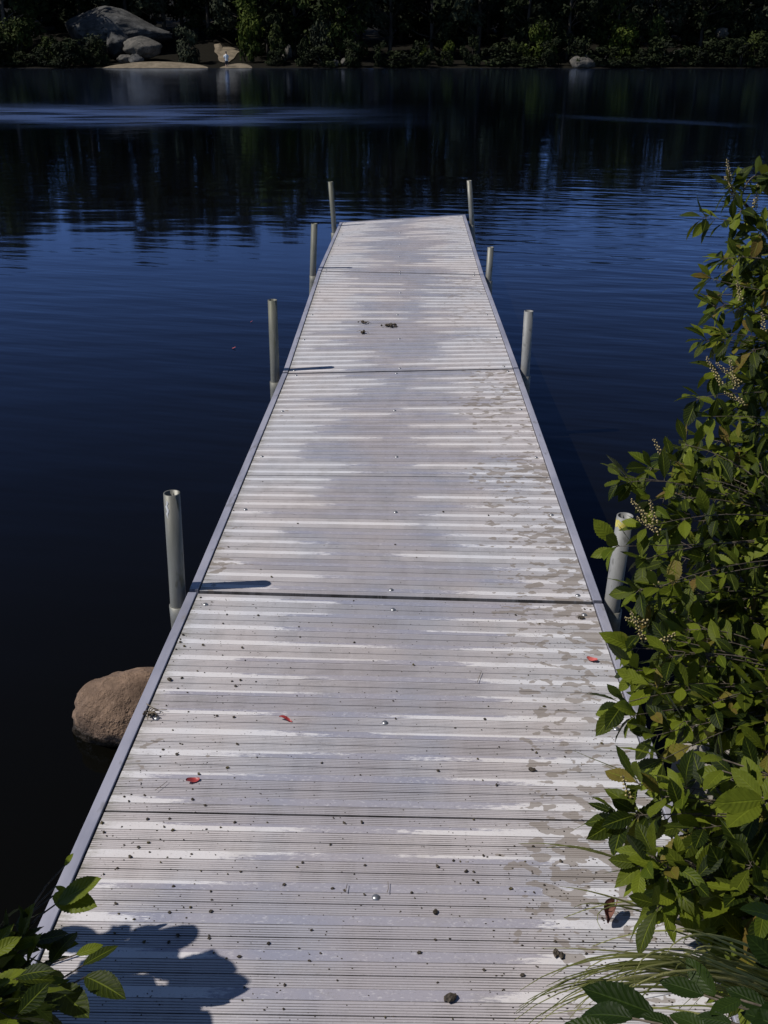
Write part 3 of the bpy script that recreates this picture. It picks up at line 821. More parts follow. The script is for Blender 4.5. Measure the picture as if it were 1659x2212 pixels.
shrub('leafy undergrowth shrub filling the right edge above the broad dark leaves', [(1.0, .98), (1.2, .92)],
      [(1620, 1870, 1.5), (1580, 1920, 1.5), (1640, 1960, 1.45)],
      [(1570, 1860), (1760, 1820), (1780, 2190), (1610, 2130), (1585, 1990)], 26, 9, L=(.055, .085), lime=.10, fill_depth=(.05, .3))
# whorl of large lit leaves
broad_plant('whorl of large sunlit green leaves at the right edge below the rock', (1.08, 1.22),
    [(1648, 1728, 1510, 1738, 1.56, 1.53, (-.5, -.6, .6)), (1645, 1722, 1555, 1635, 1.56, 1.6, (-.2, -.8, .5)), (1640, 1735, 1545, 1795, 1.56, 1.5, None), (1648, 1728, 1700, 1640, 1.56, 1.55, None), (1560, 1640, 1500, 1632, 1.62, 1.6, None), (1640, 1720, 1590, 1600, 1.58, 1.64, (-.6, -.6, .5)), (1655, 1735, 1720, 1790, 1.55, 1.5, None), (1560, 1665, 1505, 1720, 1.6, 1.56, None)], 'leaf', 22, tint=.62)

# grasses arching over the right edge of the deck
def blade(mb, pts, w, rn, tint):
    p = bez(pts[0], pts[1], pts[2], 14); vs = []; uvs = []
    for i, q in enumerate(p):
        t = i/14; d = (p[min(i+1, 14)]-p[max(i-1, 0)]).normalized()
        x = d.cross(V((.2, -.6, .8))).normalized(); n = x.cross(d)
        ww = w*1.25*(1-t**1.6)*(.6+.4*min(1, t*4)) + .0003
        vs += [q - x*ww, q + n*ww*.5, q + x*ww]; uvs += [(-1, t), (0, t), (1, t)]
    mb.add(vs, [f for i in range(14) for f in ((i*3, i*3+1, i*3+4, i*3+3), (i*3+1, i*3+2, i*3+5, i*3+4))], 0, tint, uvs)
def grass(label, root_xy, blades, seed, extra=0):
    rn = random.Random(seed); g = V((root_xy[0], root_xy[1], ground_h(*root_xy)))
    mb = MB()
    for (c, e, de, lift) in blades:
        if e[1] == 0: e = (e[0], 2190 - (e[0]-1130)*.36 + rn.uniform(-70, 50))
        b = g + V((rn.uniform(-.05, .05), rn.uniform(-.05, .05), -.01)); t_ = at(e[0], e[1], de)
        m_ = at(c[0], c[1], de + rn.uniform(-.05, .08)); m_.z += lift
        blade(mb, (b, m_, t_), rn.uniform(.0014, .0026), rn, rn.random()*.9)
    for i in range(extra):
        b = g + V((rn.uniform(-.12, .12), rn.uniform(-.12, .12), -.01))
        a = rn.uniform(2.2, 4.2); ln = rn.uniform(.25, .55)
        t_ = b + V((math.cos(a)*ln, -abs(math.sin(a))*ln*.4 + rn.uniform(-.1, .15), rn.uniform(.02, .2)))
        m_ = (b+t_)/2 + V((0, 0, rn.uniform(.15, .35)))
        blade(mb, (b, m_, t_), rn.uniform(.0012, .0024), rn, rn.random()*.95)
    o = obj('grass_tuft', MBshift(mb, g).mesh('grass_tuft', tint=True, uv=True), M['blade'], None, g)
    tag(o, label, 'grass tuft'); return o
grass('tuft of long grass arching left over the near right part of the deck', (.90, 1.18),
   [((1480, 1900), (1115, 2190), 1.22, .02), ((1400, 1980), (1110, 2205), 1.22, .02), ((1380, 2040), (1140, 2160), 1.2, .03), ((1420, 1960), (1190, 2110), 1.26, .03), ((1450, 2000), (1240, 2120), 1.24, .02),
    ((1480, 1990), (1300, 2180), 1.2, .03), ((1460, 2050), (1290, 2090), 1.25, .03), ((1440, 1930), (1230, 2200), 1.18, .02), ((1500, 2020), (1330, 2060), 1.28, .02), ((1430, 1990), (1160, 2212), 1.18, .02), ((1520, 2040), (1360, 2140), 1.2, .02), ((1490, 1960), (1350, 2200), 1.18, .02), ((1450, 2010), (1180, 2130), 1.24, .02), ((1470, 2060), (1310, 2130), 1.22, .02)] + [((rnd.uniform(1330, 1560), rnd.uniform(1900, 2100)), (rnd.uniform(1110, 1520), 0), rnd.uniform(1.16, 1.3), rnd.uniform(0, .05)) for _ in range(34)], 31, extra=60)
grass('wiry grass tuft with thin curled blades reaching over the deck beside the sapling', (.86, 1.38),
   [((1330, 1780), (1180, 1832), 1.55, .0), ((1400, 1800), (1120, 1822), 1.55, .0), ((1200, 1860), (1300, 2010), 1.42, .0), ((1400, 1930), (1210, 1915), 1.5, .0), ((1390, 2040), (1170, 2048), 1.4, .0), ((1330, 1900), (1240, 1960), 1.46, .0)], 32, extra=22)
grass('lone pale grass stalk leaning in front of the shrub over the right rim', (1.0, 1.75),
   [((1420, 1700), (1240, 1622), 1.86, .0), ((1440, 1720), (1300, 1650), 1.85, .0)], 33, extra=5)

# left bank plants
shrub('shaded leafy shrub low in the bottom left corner beside the near rim', [(-.82, 1.06), (-.95, 1.0)],
      [(60, 2030, 1.56), (20, 2070, 1.52), (70, 2105, 1.5), (30, 2150, 1.47), (80, 2165, 1.46), (5, 2010, 1.6)],
      [(-260, 2020), (0, 2060), (60, 2130), (80, 2240), (-260, 2240)], 12, 41, L=(.05, .08), lime=.0, fill_depth=(-.06, .12))
broad_plant('big bright green leaf lying over the near left rim of the dock', (-.76, 1.12),
    [(125, 1950, 212, 1893, 1.57, 1.56, (-.5, -.3, .8)), (115, 1935, 205, 1955, 1.58, 1.55, (-.5, -.3, .8)), (120, 1915, 150, 1930, 1.68, 1.68, None), (140, 1870, 158, 1843, 1.74, 1.74, (-.4, -.6, .7)), (85, 2030, 25, 2045, 1.5, 1.49, (-.4, -.3, .85)), (165, 2062, 222, 2038, 1.48, 1.49, (-.5, -.3, .8))], 'leaf_sunlit', 42, kind='broad', tint=.5)
broad_plant('ribbed dark green leaves over the deck in the bottom left shadow', (-.74, .98),
    [(180, 2085, 255, 2040, 1.5, 1.53, (-.5, -.3, .8)), (185, 2110, 262, 2140, 1.46, 1.42, None), (120, 2130, 190, 2195, 1.44, 1.38, None), (110, 2080, 160, 2000, 1.52, 1.57, (-.3, -.6, .7))], 'leaf', 43, tint=.3)
# taller shrub on the left bank just outside the picture: it shades the near left corner of the deck
def deck_pt(px, py):
    S, u, v = deck_hit(px, py); return S.P(u, v)
_rs = random.Random(12)
shade = [(220, 2015), (265, 2025), (310, 2020), (350, 2030), (385, 2055), (330, 2045), (250, 2060), (405, 2085), (430, 2100), (425, 2125), (400, 2130), (300, 2150), (250, 2110), (200, 2130), (270, 2180), (330, 2180), (380, 2185), (350, 2212), (300, 2212), (230, 2205), (180, 2170), (100, 2180), (385, 2105), (290, 2075), (290, 2110), (150, 2200), (60, 2200), (240, 2150), (240, 2235), (330, 2240), (400, 2225), (300, 2050), (345, 2170)]
cast = []
for (px, py) in shade:
    q = deck_pt(px-25, py+22); t_ = _rs.uniform(.62, .80) if px > 300 else _rs.uniform(.55, .8)
    cast.append(q + SUNDIR*t_)
for (px, py) in [(20, 2040), (60, 2070), (90, 2110), (30, 2110), (70, 2150), (10, 2170), (100, 2190), (40, 2200), (120, 2150), (0, 2080)]:
    cast.append(at(px, py, 1.5) + SUNDIR*_rs.uniform(.40, .60))
shrub('leafy shrub on the left bank whose shadow falls on the near corner of the deck', [(-1.05, 1.02), (-1.2, .85)],
      cast[:5], [], 0, 44, L=(.070, .100), lime=.1, nl=0, wh=2, kind='round', world=cast)

# ------------------------------------------------------------------ bits on the deck
def lump_mesh(name, r, seed, flat=.7):
    bm = bmesh.new(); bmesh.ops.create_icosphere(bm, subdivisions=2, radius=1.0)
    for v in bm.verts:
        p = v.co.copy(); d = 1 + .55*mnoise.noise(p*1.5 + V((seed*3.1, seed, 0))) + .3*mnoise.noise(p*3.7 + V((seed, 0, seed*2.2)))
        v.co = V((p.x*d*r*1.12, p.y*d*r*.9, p.z*d*r*flat))
    me = bpy.data.meshes.new(name); bm.to_mesh(me); bm.free()
    return me
bits = []
for i in range(7):
    me = lump_mesh('debris_bit', .0036, i+1, .75); me.materials.append(M['debris' if i < 5 else 'debris_olive']); bits.append(me)
regA = [(860,103),(612,145),(540,197),(570,188),(628,192),(560,217),(655,200),(834,167),(833,212),(888,238),(1060,205),(985,78),(1390,60),(1557,113),(640,294),(735,293),(443,308),(453,348),(465,363),(530,325),(712,328),(748,343),(680,342),(893,340),(955,333),(695,380),(645,395),(795,384),(540,403),(602,414),(863,427),(830,446),(650,435),(725,458),(697,480),(783,462),(567,455),(512,503),(452,527),(870,518),(1015,312),(1155,313),(1440,297),(1487,320),(1563,318),(1427,413),(1307,488),(1285,507),(1567,472),(1576,503),(1530,540),(1437,602),(1488,611),(1227,583),(985,533),(1040,523),(752,583),(912,607),(917,643),(505,653),(518,697),(548,718),(583,722),(765,685),(795,673),(825,674),(735,695),(807,718),(913,693),(1003,667),(588,767),(500,780),(770,795),(905,795),(905,808),(627,820),(732,822),(925,870),(980,895),(1035,890),(1385,880),(1292,857),(1160,835),(1337,912),(1230,1014),(1142,1119),(1057,1022),(1457,998),(1225,1117),(1048,1077),(1575,630),(1345,780)]
regB = [(405,48),(640,100),(233,98),(427,141),(487,163),(745,184),(388,311),(783,42),(660,23),(375,352),(530,335),(645,430),(447,473),(330,491),(300,488),(232,513),(430,468),(540,546),(643,545),(767,497),(612,495),(388,537),(355,535),(548,613),(405,584),(330,586),(120,624),(133,647),(162,690),(221,711),(695,598),(650,630),(645,662),(222,829),(297,1173),(232,1014),(743,845),(877,900),(153,885),(715,1080),(600,990),(520,1050),(433,963),(5,1160),(1105,12),(780,365),(880,690)]
regC = [(843,845),(890,863),(1075,888),(945,900),(953,916),(1085,920),(937,953),(1393,951),(1255,968),(1260,1010),(1567,968),(1485,860),(770,1000),(755,1018),(758,1030),(775,1048),(735,1060),(852,1042),(1018,1055),(1030,1107),(935,1085),(1567,1112),(1488,1035),(1220,1138),(765,1180),(748,1222),(690,1232),(788,1240),(830,1150),(860,1157),(975,1194),(1010,1190),(990,1215),(1075,1196),(883,1218),(700,1293),(793,1320),(900,1335),(912,1338),(983,1344),(1078,1357),(1247,1256),(727,1396),(758,1452),(767,1455),(687,1477),(745,1497),(675,1505),(997,1457),(1080,1512),(1350,1537),(955,1555),(837,1580),(810,1642),(985,1597),(595,1615),(958,636),(943,577),(1103,360),(977,483),(1095,730),(1140,762),(1180,522),(1250,537)]
regD = [(700,888),(600,922),(423,908),(485,946),(700,958),(890,898),(915,900),(170,1130),(500,1080),(505,1055),(653,1175),(457,1404),(530,1477),(670,1490),(685,1503),(440,1527),(272,1576),(963,1465),(1062,1438),(720,1308),(485,1305),(470,1360),(100,1240),(85,1280),(345,1395),(270,554),(295,487),(183,678),(93,625),(485,502),(425,1615),(520,1640),(95,1355)]
pts = [((x/1.7068)*.8534, (1892+y/1.7068)*.8534) for x, y in regA] + [((972+x/1.7068)*.8534, (1892+y/1.7068)*.8534) for x, y in regB] \
    + [((x/1.659)*.8534, (1000+y/1.659)*.8534) for x, y in regC] + [((944+x/1.659)*.8534, (1000+y/1.659)*.8534) for x, y in regD]
nb = 0
def place_on_deck(o, px, py, z=0.0, spin=0.0):
    S, u, v = deck_hit(px, py)
    if S is None: return False
    u = max(-.575, min(.575, u))
    Mx = Matrix((S.x, S.y, S.n)).transposed().to_4x4() @ Matrix.Rotation(spin, 4, 'Z'); Mx.translation = S.P(u, v, z - .004)
    o.matrix_world = Mx; return True
bit_labels = ['tiny dark seed bit scattered on the weathered aluminium deck', 'tiny olive brown seed bit scattered on the weathered aluminium deck']
for (px, py) in pts:
    k = rnd.randrange(7)
    o = bpy.data.objects.new('seed_bit', bits[k]); col.objects.link(o)
    s = rnd.choice((.42, .5, .58, .68, .8, .95))
    if not place_on_deck(o, px, py, .0022*s, rnd.uniform(0, 6.28)): bpy.data.objects.remove(o); continue
    o.scale = (s, s*rnd.uniform(.7, 1.1), s)
    tag(o, bit_labels[0 if k < 5 else 1], 'seed bit', 'seed bits scattered over the deck'); nb += 1
# tiny grit: too many to count
gb = MB(); rg = random.Random(5)
for i in range(2600):
    S = sections[0] if rg.random() < .8 else sections[1]
    u = rg.uniform(-.57, .57); v = S.L - abs(rg.gauss(0, .9)) if False else rg.uniform(.7 if S is sections[0] else 0.02, S.L-.02)
    if abs(u) < .3 and rg.random() < .5: continue
    c = S.P(u, v, -.0035); r_ = rg.uniform(.0006, .0015)
    gb.add([c + V((q[0]*r_*rg.uniform(.8, 1.6), q[1]*r_, q[2]*r_*.6)) for q in OCT], OCTF)
# crumbs gathered under the grass
for i in range(420):
    S = sections[0]; u = min(.575, max(.1, rg.gauss(.42, .12))); v = S.L - rg.uniform(1.05, 1.6)
    c = S.P(u, v, -.0035); r_ = rg.uniform(.0006, .0020)
    gb.add([c + V((q[0]*r_*rg.uniform(.8, 2.0), q[1]*r_, q[2]*r_*.6)) for q in OCT], OCTF)
tag(obj('grit', gb.mesh('grit'), M['debris']), 'fine dark grit and crumbs strewn over the near deck', 'grit', kind='stuff')
big = [((972+287/1.7068)*.8534, (1892+1088/1.7068)*.8534, 2.5, 'largest dark pellet on the deck, near the bottom edge of the picture'),
       ((972+640/1.7068)*.8534, (1892+100/1.7068)*.8534, 1.7, 'dark knobbly pellet just left of the backlit leaf spray on the deck'),
       ((972+745/1.7068)*.8534, (1892+900/1.7068)*.8534, 1.8, 'dark brown crumb beside the grass tips on the near deck'),
       ((972+770/1.7068)*.8534, (1892+910/1.7068)*.8534, 1.5, 'grey crumb touching the dark brown crumb by the grass tips'),
       ((972+221/1.7068)*.8534, (1892+711/1.7068)*.8534, 1.4, 'round dark pellet lying right of the nearest centre screw'),
       ((944+875/1.659)*.8534, (1000+936/1.659)*.8534, 1.9, 'dark curled scrap below the joint near the right rim'),
       ((944+1120/1.659)*.8534, (1000+1490/1.659)*.8534, 1.7, 'black pellet against the right rim beneath the shrub'),
       ((713/1.659)*.8534, (1000+1188/1.659)*.8534, 1.7, 'dark elongated scrap near the left rim beside the tan rock')]
for px, py, s, lab in big:
    o = bpy.data.objects.new('pellet', bits[rnd.randrange(5)]); col.objects.link(o)
    place_on_deck(o, px, py, .0022*s, rnd.uniform(0, 6.28)); o.scale = (s*1.15, s*.9, s); tag(o, lab, 'pellet')
# red leaves
def flat_leaf(name, length, width, mat, curl, seed):
    mb = MB(); rs = random.Random(seed); vs = []
    N = 10
    for i in range(N+1):
        t_ = i/N; wv = width*(math.sin(math.pi*min(1, .04+.94*t_))**.6)
        for s in (-1, -.4, .4, 1):
            vs.append(V((length*(t_-.5), wv*s + .1*length*math.sin(t_*3), curl*(abs(s)**2)*width + .004*math.sin(t_*4+seed)+.002)))
    mb.add(vs, [(i*4+k, i*4+k+1, (i+1)*4+k+1, (i+1)*4+k) for i in range(N) for k in range(3)])
    me = mb.mesh(name); me.materials.append(M[mat]); o = bpy.data.objects.new(name, me); col.objects.link(o); return o
o = flat_leaf('fallen_leaf', .034, .0052, 'red', .5, 1); place_on_deck(o, 617, 1553, .002, -.35); tag(o, 'narrow curled red leaf on the deck left of the centre screw', 'leaf')
o = flat_leaf('fallen_leaf', .030, .0090, 'red', .3, 2); place_on_deck(o, 418, 1682, .002, .45); tag(o, 'oval dark red leaf on the deck toward the near left rim', 'leaf')
o = flat_leaf('fallen_leaf', .030, .0100, 'coral', .4, 3); place_on_deck(o, 1279, 1427, .002, -.6); tag(o, 'coral pink leaf lying on the brown stains near the right rim', 'leaf')
for (px, py, lab, sz) in ((505, 752, 'small red leaf floating on the blue water left of the dock, the nearer of two', .026), (543, 695, 'tiny red leaf floating on the blue water left of the dock, the farther of two', .017)):
    d_ = ray(px, py); p = CAM + d_*(-(H-.004)/d_.z)
    o = flat_leaf('floating_leaf', sz, sz*.3, 'coral', .2, 4); o.location = p; tag(o, lab, 'leaf')
o = flat_leaf('dead_leaf', .045, .011, 'dead', 1.6, 5); place_on_deck(o, 1322, 1992, .012, 1.1); tag(o, 'curled reddish brown dead leaf on the deck by the grass tuft', 'leaf')
# twigs and the dried clump
def twig(label, path, r=.0012, z=.002, name='twig'):
    mb = MB(); ws = []
    for (px, py) in path:
        S, u, v = deck_hit(px, py); ws.append(S.P(u, v, z - .002 + rnd.uniform(0, .003)))
    c = sum(ws, V())/len(ws); mb.tube([p - c for p in ws], [r*(1-.4*i/len(ws)) for i in range(len(ws))], 5)
    tag(obj(name, mb.mesh(name), M['twig'], None, c), label, 'twig')
twig('short forked twig by the left rim beside the tan rock', [(318, 1519), (336, 1530), (347, 1529), (362, 1531)])
twig('thin bent twig on the right half of the near section below the coral leaf', [(1031, 1476), (1036, 1462), (1040, 1452)], .0008)
twig('fine straight straw near the left rim above the oval red leaf', [(337, 1704), (352, 1693), (363, 1684)], .0006)
twig('short dark twig on the deck beside the nearest centre screw', [(746, 1927), (748, 1919), (750, 1910)], .0008)
twig('thin reddish stalk standing out right of the nearest centre screw', [(836, 1930), (839, 1920), (838, 1906)], .0007)
def clump(label, px, py, n, spread, seed, k_=1.0):
    rs = random.Random(seed); S, u, v = deck_hit(px, py); c = S.P(u, v, 0); mb = MB()
    for i in range(n):
        q = c + S.x*rs.gauss(0, spread) + S.y*rs.gauss(0, spread*.7) + S.n*rs.uniform(.0, .012)*k_; r_ = rs.uniform(.004, .010)*k_
        mb.add([q - c + V(k)*r_ for k in OCT], OCTF)
    for i in range(5):
        a = rs.uniform(0, 6.28); q = c + (S.x*math.cos(a) + S.y*math.sin(a)*.5)*rs.uniform(.03, .06)
        mb.tube([V((0, 0, .004)), (q - c)*.6 + V((0, 0, .012)), q - c + V((0, 0, .003))], [.0016, .0014, .0008], 5, 1)
    tag(obj('dried_clump', mb.mesh('dried_clump'), [M['debris'], M['twig']], None, c), label, 'dried clump')
clump('dark dried clump of seeds and stalks on the third dock section', 842, 705, 26, .020, 1)
clump('smaller dark scrap up-left of the dried clump on the third section', 787, 698, 9, .010, 2)
clump('tiny dark scrap left of the dried clump on the third section', 786, 719, 6, .009, 3)
clump('small heap of twiggy debris tucked against the left rim by the tan rock', 322, 1541, 16, .011, 4, .45)

# ------------------------------------------------------------------ far shore
def fz(x, y): return ground_h(x, y)
def far(px, py, Y):
    r = ray(px, py); return CAM + r*(Y/r.y)
# great domed boulder: whale-backed, steep at the left, tailing off to the right
def whale(q):
    t = (q.x + 1)/2
    z = q.z*(1.0 - .62*sstep(.45, 1.0, t)) + .12*(1-t)
    return V((q.x, q.y, z))
A_ = far(145, 55, 97); B_ = far(348, 90, 97); T_ = far(225, 20, 97)
rock(((A_.x+B_.x)/2, 98, A_.z - .7), ((B_.x-A_.x)/2*1.22, 4.2, (T_.z-A_.z+.7)*1.06), 14, 'rock_far', 'huge dark grey domed boulder on the far shore, left of the sandy beach', name='boulder', cat='boulder', rough=.10, freq=1.0, sub=5, profile=whale)
def far_rock(px0, px1, pyt, pyb, Y, seed, mat, label, ry=1.2, **kw):
    a = far(px0, pyb, Y); b = far(px1, pyt, Y)
    return rock(((a.x+b.x)/2, Y, (a.z*.65+b.z*.35)), ((b.x-a.x)/2*1.08, ry, (b.z-a.z)*.68), seed, mat, label, name='boulder', cat='boulder', **kw)
far_rock(270, 345, 80, 116, 92, 22, 'rock_pale', 'squarish pale boulder directly above the sandy beach on the far shore', ry=1.6)
far_rock(232, 282, 66, 112, 93.5, 23, 'rock_far', 'angular grey boulder wedged under the huge domed boulder', ry=1.6)
far_rock(255, 288, 118, 134, 90.5, 24, 'rock_pale', 'low tan rock at the left end of the sandy beach', ry=.8)
far_rock(280, 308, 116, 136, 90.0, 25, 'rock_far', 'small dark rock on the sandy beach below the squarish boulder', ry=.7)
far_rock(1228, 1292, 118, 146, 88.6, 26, 'rock_pale', 'pale boulder at the waterline right of centre on the far shore', ry=1.2)
far_rock(714, 733, 128, 142, 88.6, 27, 'rock_pale', 'small grey stone at the far waterline, left one of a close pair', ry=.5)
far_rock(735, 755, 126, 138, 88.8, 28, 'rock_pale', 'small grey stone at the far waterline, right one of a close pair', ry=.5)
far_rock(1454, 1480, 106, 126, 91, 29, 'rock_pale', 'pale rock low in the dark bushes near the right end of the far shore', ry=.8)
far_rock(1545, 1575, 60, 78, 94, 30, 'rock_pale', 'pale rock high in the dark trees at the far right shore', ry=.9)
far_rock(616, 630, 98, 122, 93, 31, 'rock_pale', 'upright pale stone beside the sandy clearing on the far shore', ry=.4)
far_rock(606, 618, 118, 134, 90.5, 32, 'rock_pale', 'small pale stone at the right end of the sandy clearing', ry=.4)
# sand
def sand_sheet(name, x0, x1, y0, y1, label, seed, lift=.05):
    mb = MB(); nx_, ny_ = 40, 10; vs = []
    for j in range(ny_+1):
        for i in range(nx_+1):
            tx = i/nx_; ty = j/ny_; x = x0+(x1-x0)*tx
            edge = math.sin(math.pi*tx)**.5
            y = y0 + (y1-y0)*ty*edge + .25*mnoise.noise(V((x*.8, seed, 0)))
            z = max(fz(x, y), .0) + lift*math.sin(math.pi*ty) * edge + .02
            vs.append((x, y, z))
    mb.add(vs, [(j*(nx_+1)+i, j*(nx_+1)+i+1, (j+1)*(nx_+1)+i+1, (j+1)*(nx_+1)+i) for j in range(ny_) for i in range(nx_)])
    tag(obj(name, mb.mesh(name), M['sand']), label, kind='structure')
M['sand'] = simple('pale_sand', (.13, .105, .07), (.20, .16, .11), 2.0, rough=.95, bump=.05, bscale=6, c3=(.09, .075, .05))
xa = far(228, 148, 88.5).x; xb = far(455, 148, 88.5).x
sand_sheet('beach', xa, xb, 87.4, 91.2, 'thin sandy beach', 1, .30)
xa = far(478, 148, 88.5).x; xb = far(548, 148, 88.5).x
sand_sheet('beach', xa, xb, 87.5, 90.6, 'short sandy strip', 2, .22)
# sandy slope behind it
mb = MB(); n_ = 14; vs = []
for j in range(n_+1):
    ty = j/n_; y = 91.0 + 6.0*ty
    xl = -13.2 - 1.5*ty**.7 + .25*mnoise.noise(V((ty*4, 2, 0))); xr = -12.75 + .5*ty + .3*mnoise.noise(V((ty*4, 7, 0)))
    for i in range(n_+1):
        x = xl + (xr-xl)*i/n_; yy = y + .35*mnoise.noise(V((x*1.3, ty, 4)))
        vs.append((x, yy, fz(x, yy) + .06))
mb.add(vs, [(j*(n_+1)+i, j*(n_+1)+i+1, (j+1)*(n_+1)+i+1, (j+1)*(n_+1)+i) for j in range(n_) for i in range(n_)])
tag(obj('sand_slope', mb.mesh('sand_slope'), M['sand']), kind='structure')

# trees
def clump_cloud(mb, centres, nper, size, rn, flat=1.0, tint=(0, 1)):
    for (c, rad) in centres:
        tb = rn.uniform(*tint)
        for i in range(nper):
            d = V((rn.gauss(0, 1), rn.gauss(0, 1), rn.gauss(0, 1))).normalized()
            p = c + V((d.x*rad, d.y*rad, d.z*rad*flat))*rn.uniform(.45, 1.05)
            n = (d + V((rn.uniform(-.8, .8), rn.uniform(-.8, .8), rn.uniform(-.3, .9)))).normalized()
            a = n.orthogonal().normalized(); b = n.cross(a); t_ = rn.uniform(0, 6.28)
            a, b = a*math.cos(t_)+b*math.sin(t_), b*math.cos(t_)-a*math.sin(t_)
            s = size*rn.uniform(.55, 1.2)
            mb.add([p - a*s, p - b*s*.45, p + a*s, p + b*s*.45 + n*s*.2], [(0, 1, 2, 3)], 0, min(1, max(0, tb + rn.uniform(-.25, .25))))
def tree_meshes(h, cw, seed, low, ncl=72, nper=64, size=.28):
    rn = random.Random(seed); tr = MB(); cr = MB()
    pts = [V((0, 0, -.4))]; x = y = 0
    for i in range(1, 9):
        x += rn.uniform(-.12, .12); y += rn.uniform(-.12, .12); pts.append(V((x, y, h*.86*i/8)))
    tr.tube(pts, [.20*(1-.85*i/8) for i in range(9)], 8)
    cs = []
    for i in range(ncl):
        t_ = low + (1-low)*((i+.5)/ncl); z = h*t_
        prof = math.sin(math.pi*min(1, (t_-low)/(1-low)*.80+.14))**.5
        a = rn.uniform(0, 6.28); rr = 1.2*cw*prof*math.sqrt(rn.random())
        c = V((math.cos(a)*rr, math.sin(a)*rr, z + rn.uniform(-.4, .4))); cs.append((c, rn.uniform(.55, 1.05)))
        if i % 2 == 0:
            k = min(7, max(1, int((z*.85)/(h*.86)*8))); b = pts[k]
            tr.tube([b, (b+c)/2 + V((0, 0, -.15)), c], [.055, .035, .012], 5)
    clump_cloud(cr, cs, nper, size, rn, .8)
    return tr.mesh('trunk'), cr.mesh('crown', smooth=False, tint=True)
FL = {'dark': far_leaf('far_shaded_foliage', (.004, .006, .0025), (.020, .027, .009)),  # dark copy of the far foliage, shade put into its colour
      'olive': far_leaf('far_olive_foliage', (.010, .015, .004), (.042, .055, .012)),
      'lit': far_leaf('far_sunlit_green_foliage', (.016, .026, .004), (.064, .084, .011)),  # bright copy for the lit trees and bushes, sunlight put into its colour
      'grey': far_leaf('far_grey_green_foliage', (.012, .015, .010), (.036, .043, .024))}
tvars = []
for k, (h, cw, low, mk) in enumerate([(13.0, 3.0, .06, 'dark'), (14.0, 3.2, .12, 'dark'), (12.2, 2.8, .04, 'olive'), (13.4, 3.0, .16, 'grey'), (12.0, 3.1, .05, 'lit')]):
    t_, c_ = tree_meshes(h, cw, 100+k, low); t_.materials.append(M['trunk']); c_.materials.append(FL[mk]); tvars.append((t_, c_, h))
def put_tree(x, y, k, s, rot, label, group):
    t_, c_, h = tvars[k]
    root = empty('tree', (x, y, fz(x, y))); root.rotation_euler.z = rot; root.scale = (s, s, s)
    for nm, me in (('trunk', t_), ('crown', c_)):
        o = bpy.data.objects.new(nm, me); col.objects.link(o); o.parent = root
    tag(root, label, 'tree', group); return root
kinds = ['dark dense leafy tree standing in the shaded row along the far shore', 'tall dark tree with a high crown in the shaded row along the far shore', 'olive green tree growing in the row along the far shore', 'grey-green tree with an open base in the row along the far shore', 'yellow-green tree in the row along the far shore']
rt = random.Random(77)
named = {  # trees the photo lets one tell apart
}
x = -62.0
while x < 62:
    y = far_shore(x) + rt.uniform(5.5, 8.5)
    if -28 < x < -12: y += 6.5
    k = rt.choice((0, 0, 1, 3, 2)); s = rt.uniform(.86, 1.08)
    if x > 8: s *= .86
    put_tree(x, y, k, s, rt.uniform(0, 6.28), kinds[k], 'trees along the far shore')
    x += rt.uniform(3.0, 4.3)
x = -66.0
while x < 66:
    y = far_shore(x) + rt.uniform(15, 20); k = rt.choice((0, 1, 0)); s = rt.uniform(.84, 1.06)
    if x > 8: s *= .84
    put_tree(x, y, k, s, rt.uniform(0, 6.28), kinds[k], 'trees along the far shore'); x += rt.uniform(3.6, 5.0)
# lit tree right of the sandy clearing
p = far(575, 60, 95); put_tree(p.x, 95.5, 4, .9, .7, 'bright yellow-green leafy tree right of the sandy clearing on the far shore', 'trees along the far shore')

# shore bushes
def bush_mesh(w, h, seed, ncl=22, nper=60, size=.17):
    rn = random.Random(seed); cr = MB(); tr = MB(); cs = []
    for i in range(ncl):
        a = rn.uniform(0, 6.28); t_ = rn.random(); rr = w*math.sqrt(rn.random())*(1-.45*t_)
        c = V((math.cos(a)*rr, math.sin(a)*rr*.8, .15 + h*t_*.85)); cs.append((c, rn.uniform(.32, .6)))
        if i % 3 == 0: tr.tube([V((0, 0, -.2)), c*.5 + V((0, 0, .1)), c], [.045, .03, .01], 5)
    clump_cloud(cr, cs, nper, size, rn, .85)
    return tr.mesh('stem'), cr.mesh('foliage', smooth=False, tint=True)
bvars = {}
for mk in ('dark', 'olive', 'lit', 'grey'):
    for j in range(2):
        a, b = bush_mesh(1.6, 2.2, 300 + 10*j + len(mk), ncl=24); a.materials.append(M['trunk']); b.materials.append(FL[mk]); bvars[mk, j] = (a, b)
def put_bush(x, y, mk, j, sx, sz, label, group='bushes along the far shore'):
    a, b = bvars[mk, j]; root = empty('bush', (x, y, fz(x, y))); root.scale = (sx, sx, sz); root.rotation_euler.z = rt.uniform(0, 6.28)
    for nm, me in (('stem', a), ('foliage', b)):
        o = bpy.data.objects.new(nm, me); col.objects.link(o); o.parent = root
    tag(root, label, 'bush', group)
def bush_px(px0, px1, pyt, Y, mk, j, label):
    a = far(px0, 100, Y); b = far(px1, 100, Y); t_ = far((px0+px1)/2, pyt, Y); x = (a.x+b.x)/2
    put_bush(x, Y, mk, j, (b.x-a.x)/4.2, max(.5, (t_.z - fz(x, Y))/2.5), label)
bush_px(-20, 90, 30, 91, 'olive', 0, 'broad olive bush at the far left of the shore, left of the domed boulder')
bush_px(60, 160, 70, 90.5, 'olive', 1, 'dark olive bush below the left end of the domed boulder')
bush_px(140, 245, 62, 91.5, 'grey', 0, 'low grey-green bush growing in front of the domed boulder')
bush_px(170, 250, 100, 89.5, 'dark', 1, 'dark bush at the waterline left of the sandy beach')
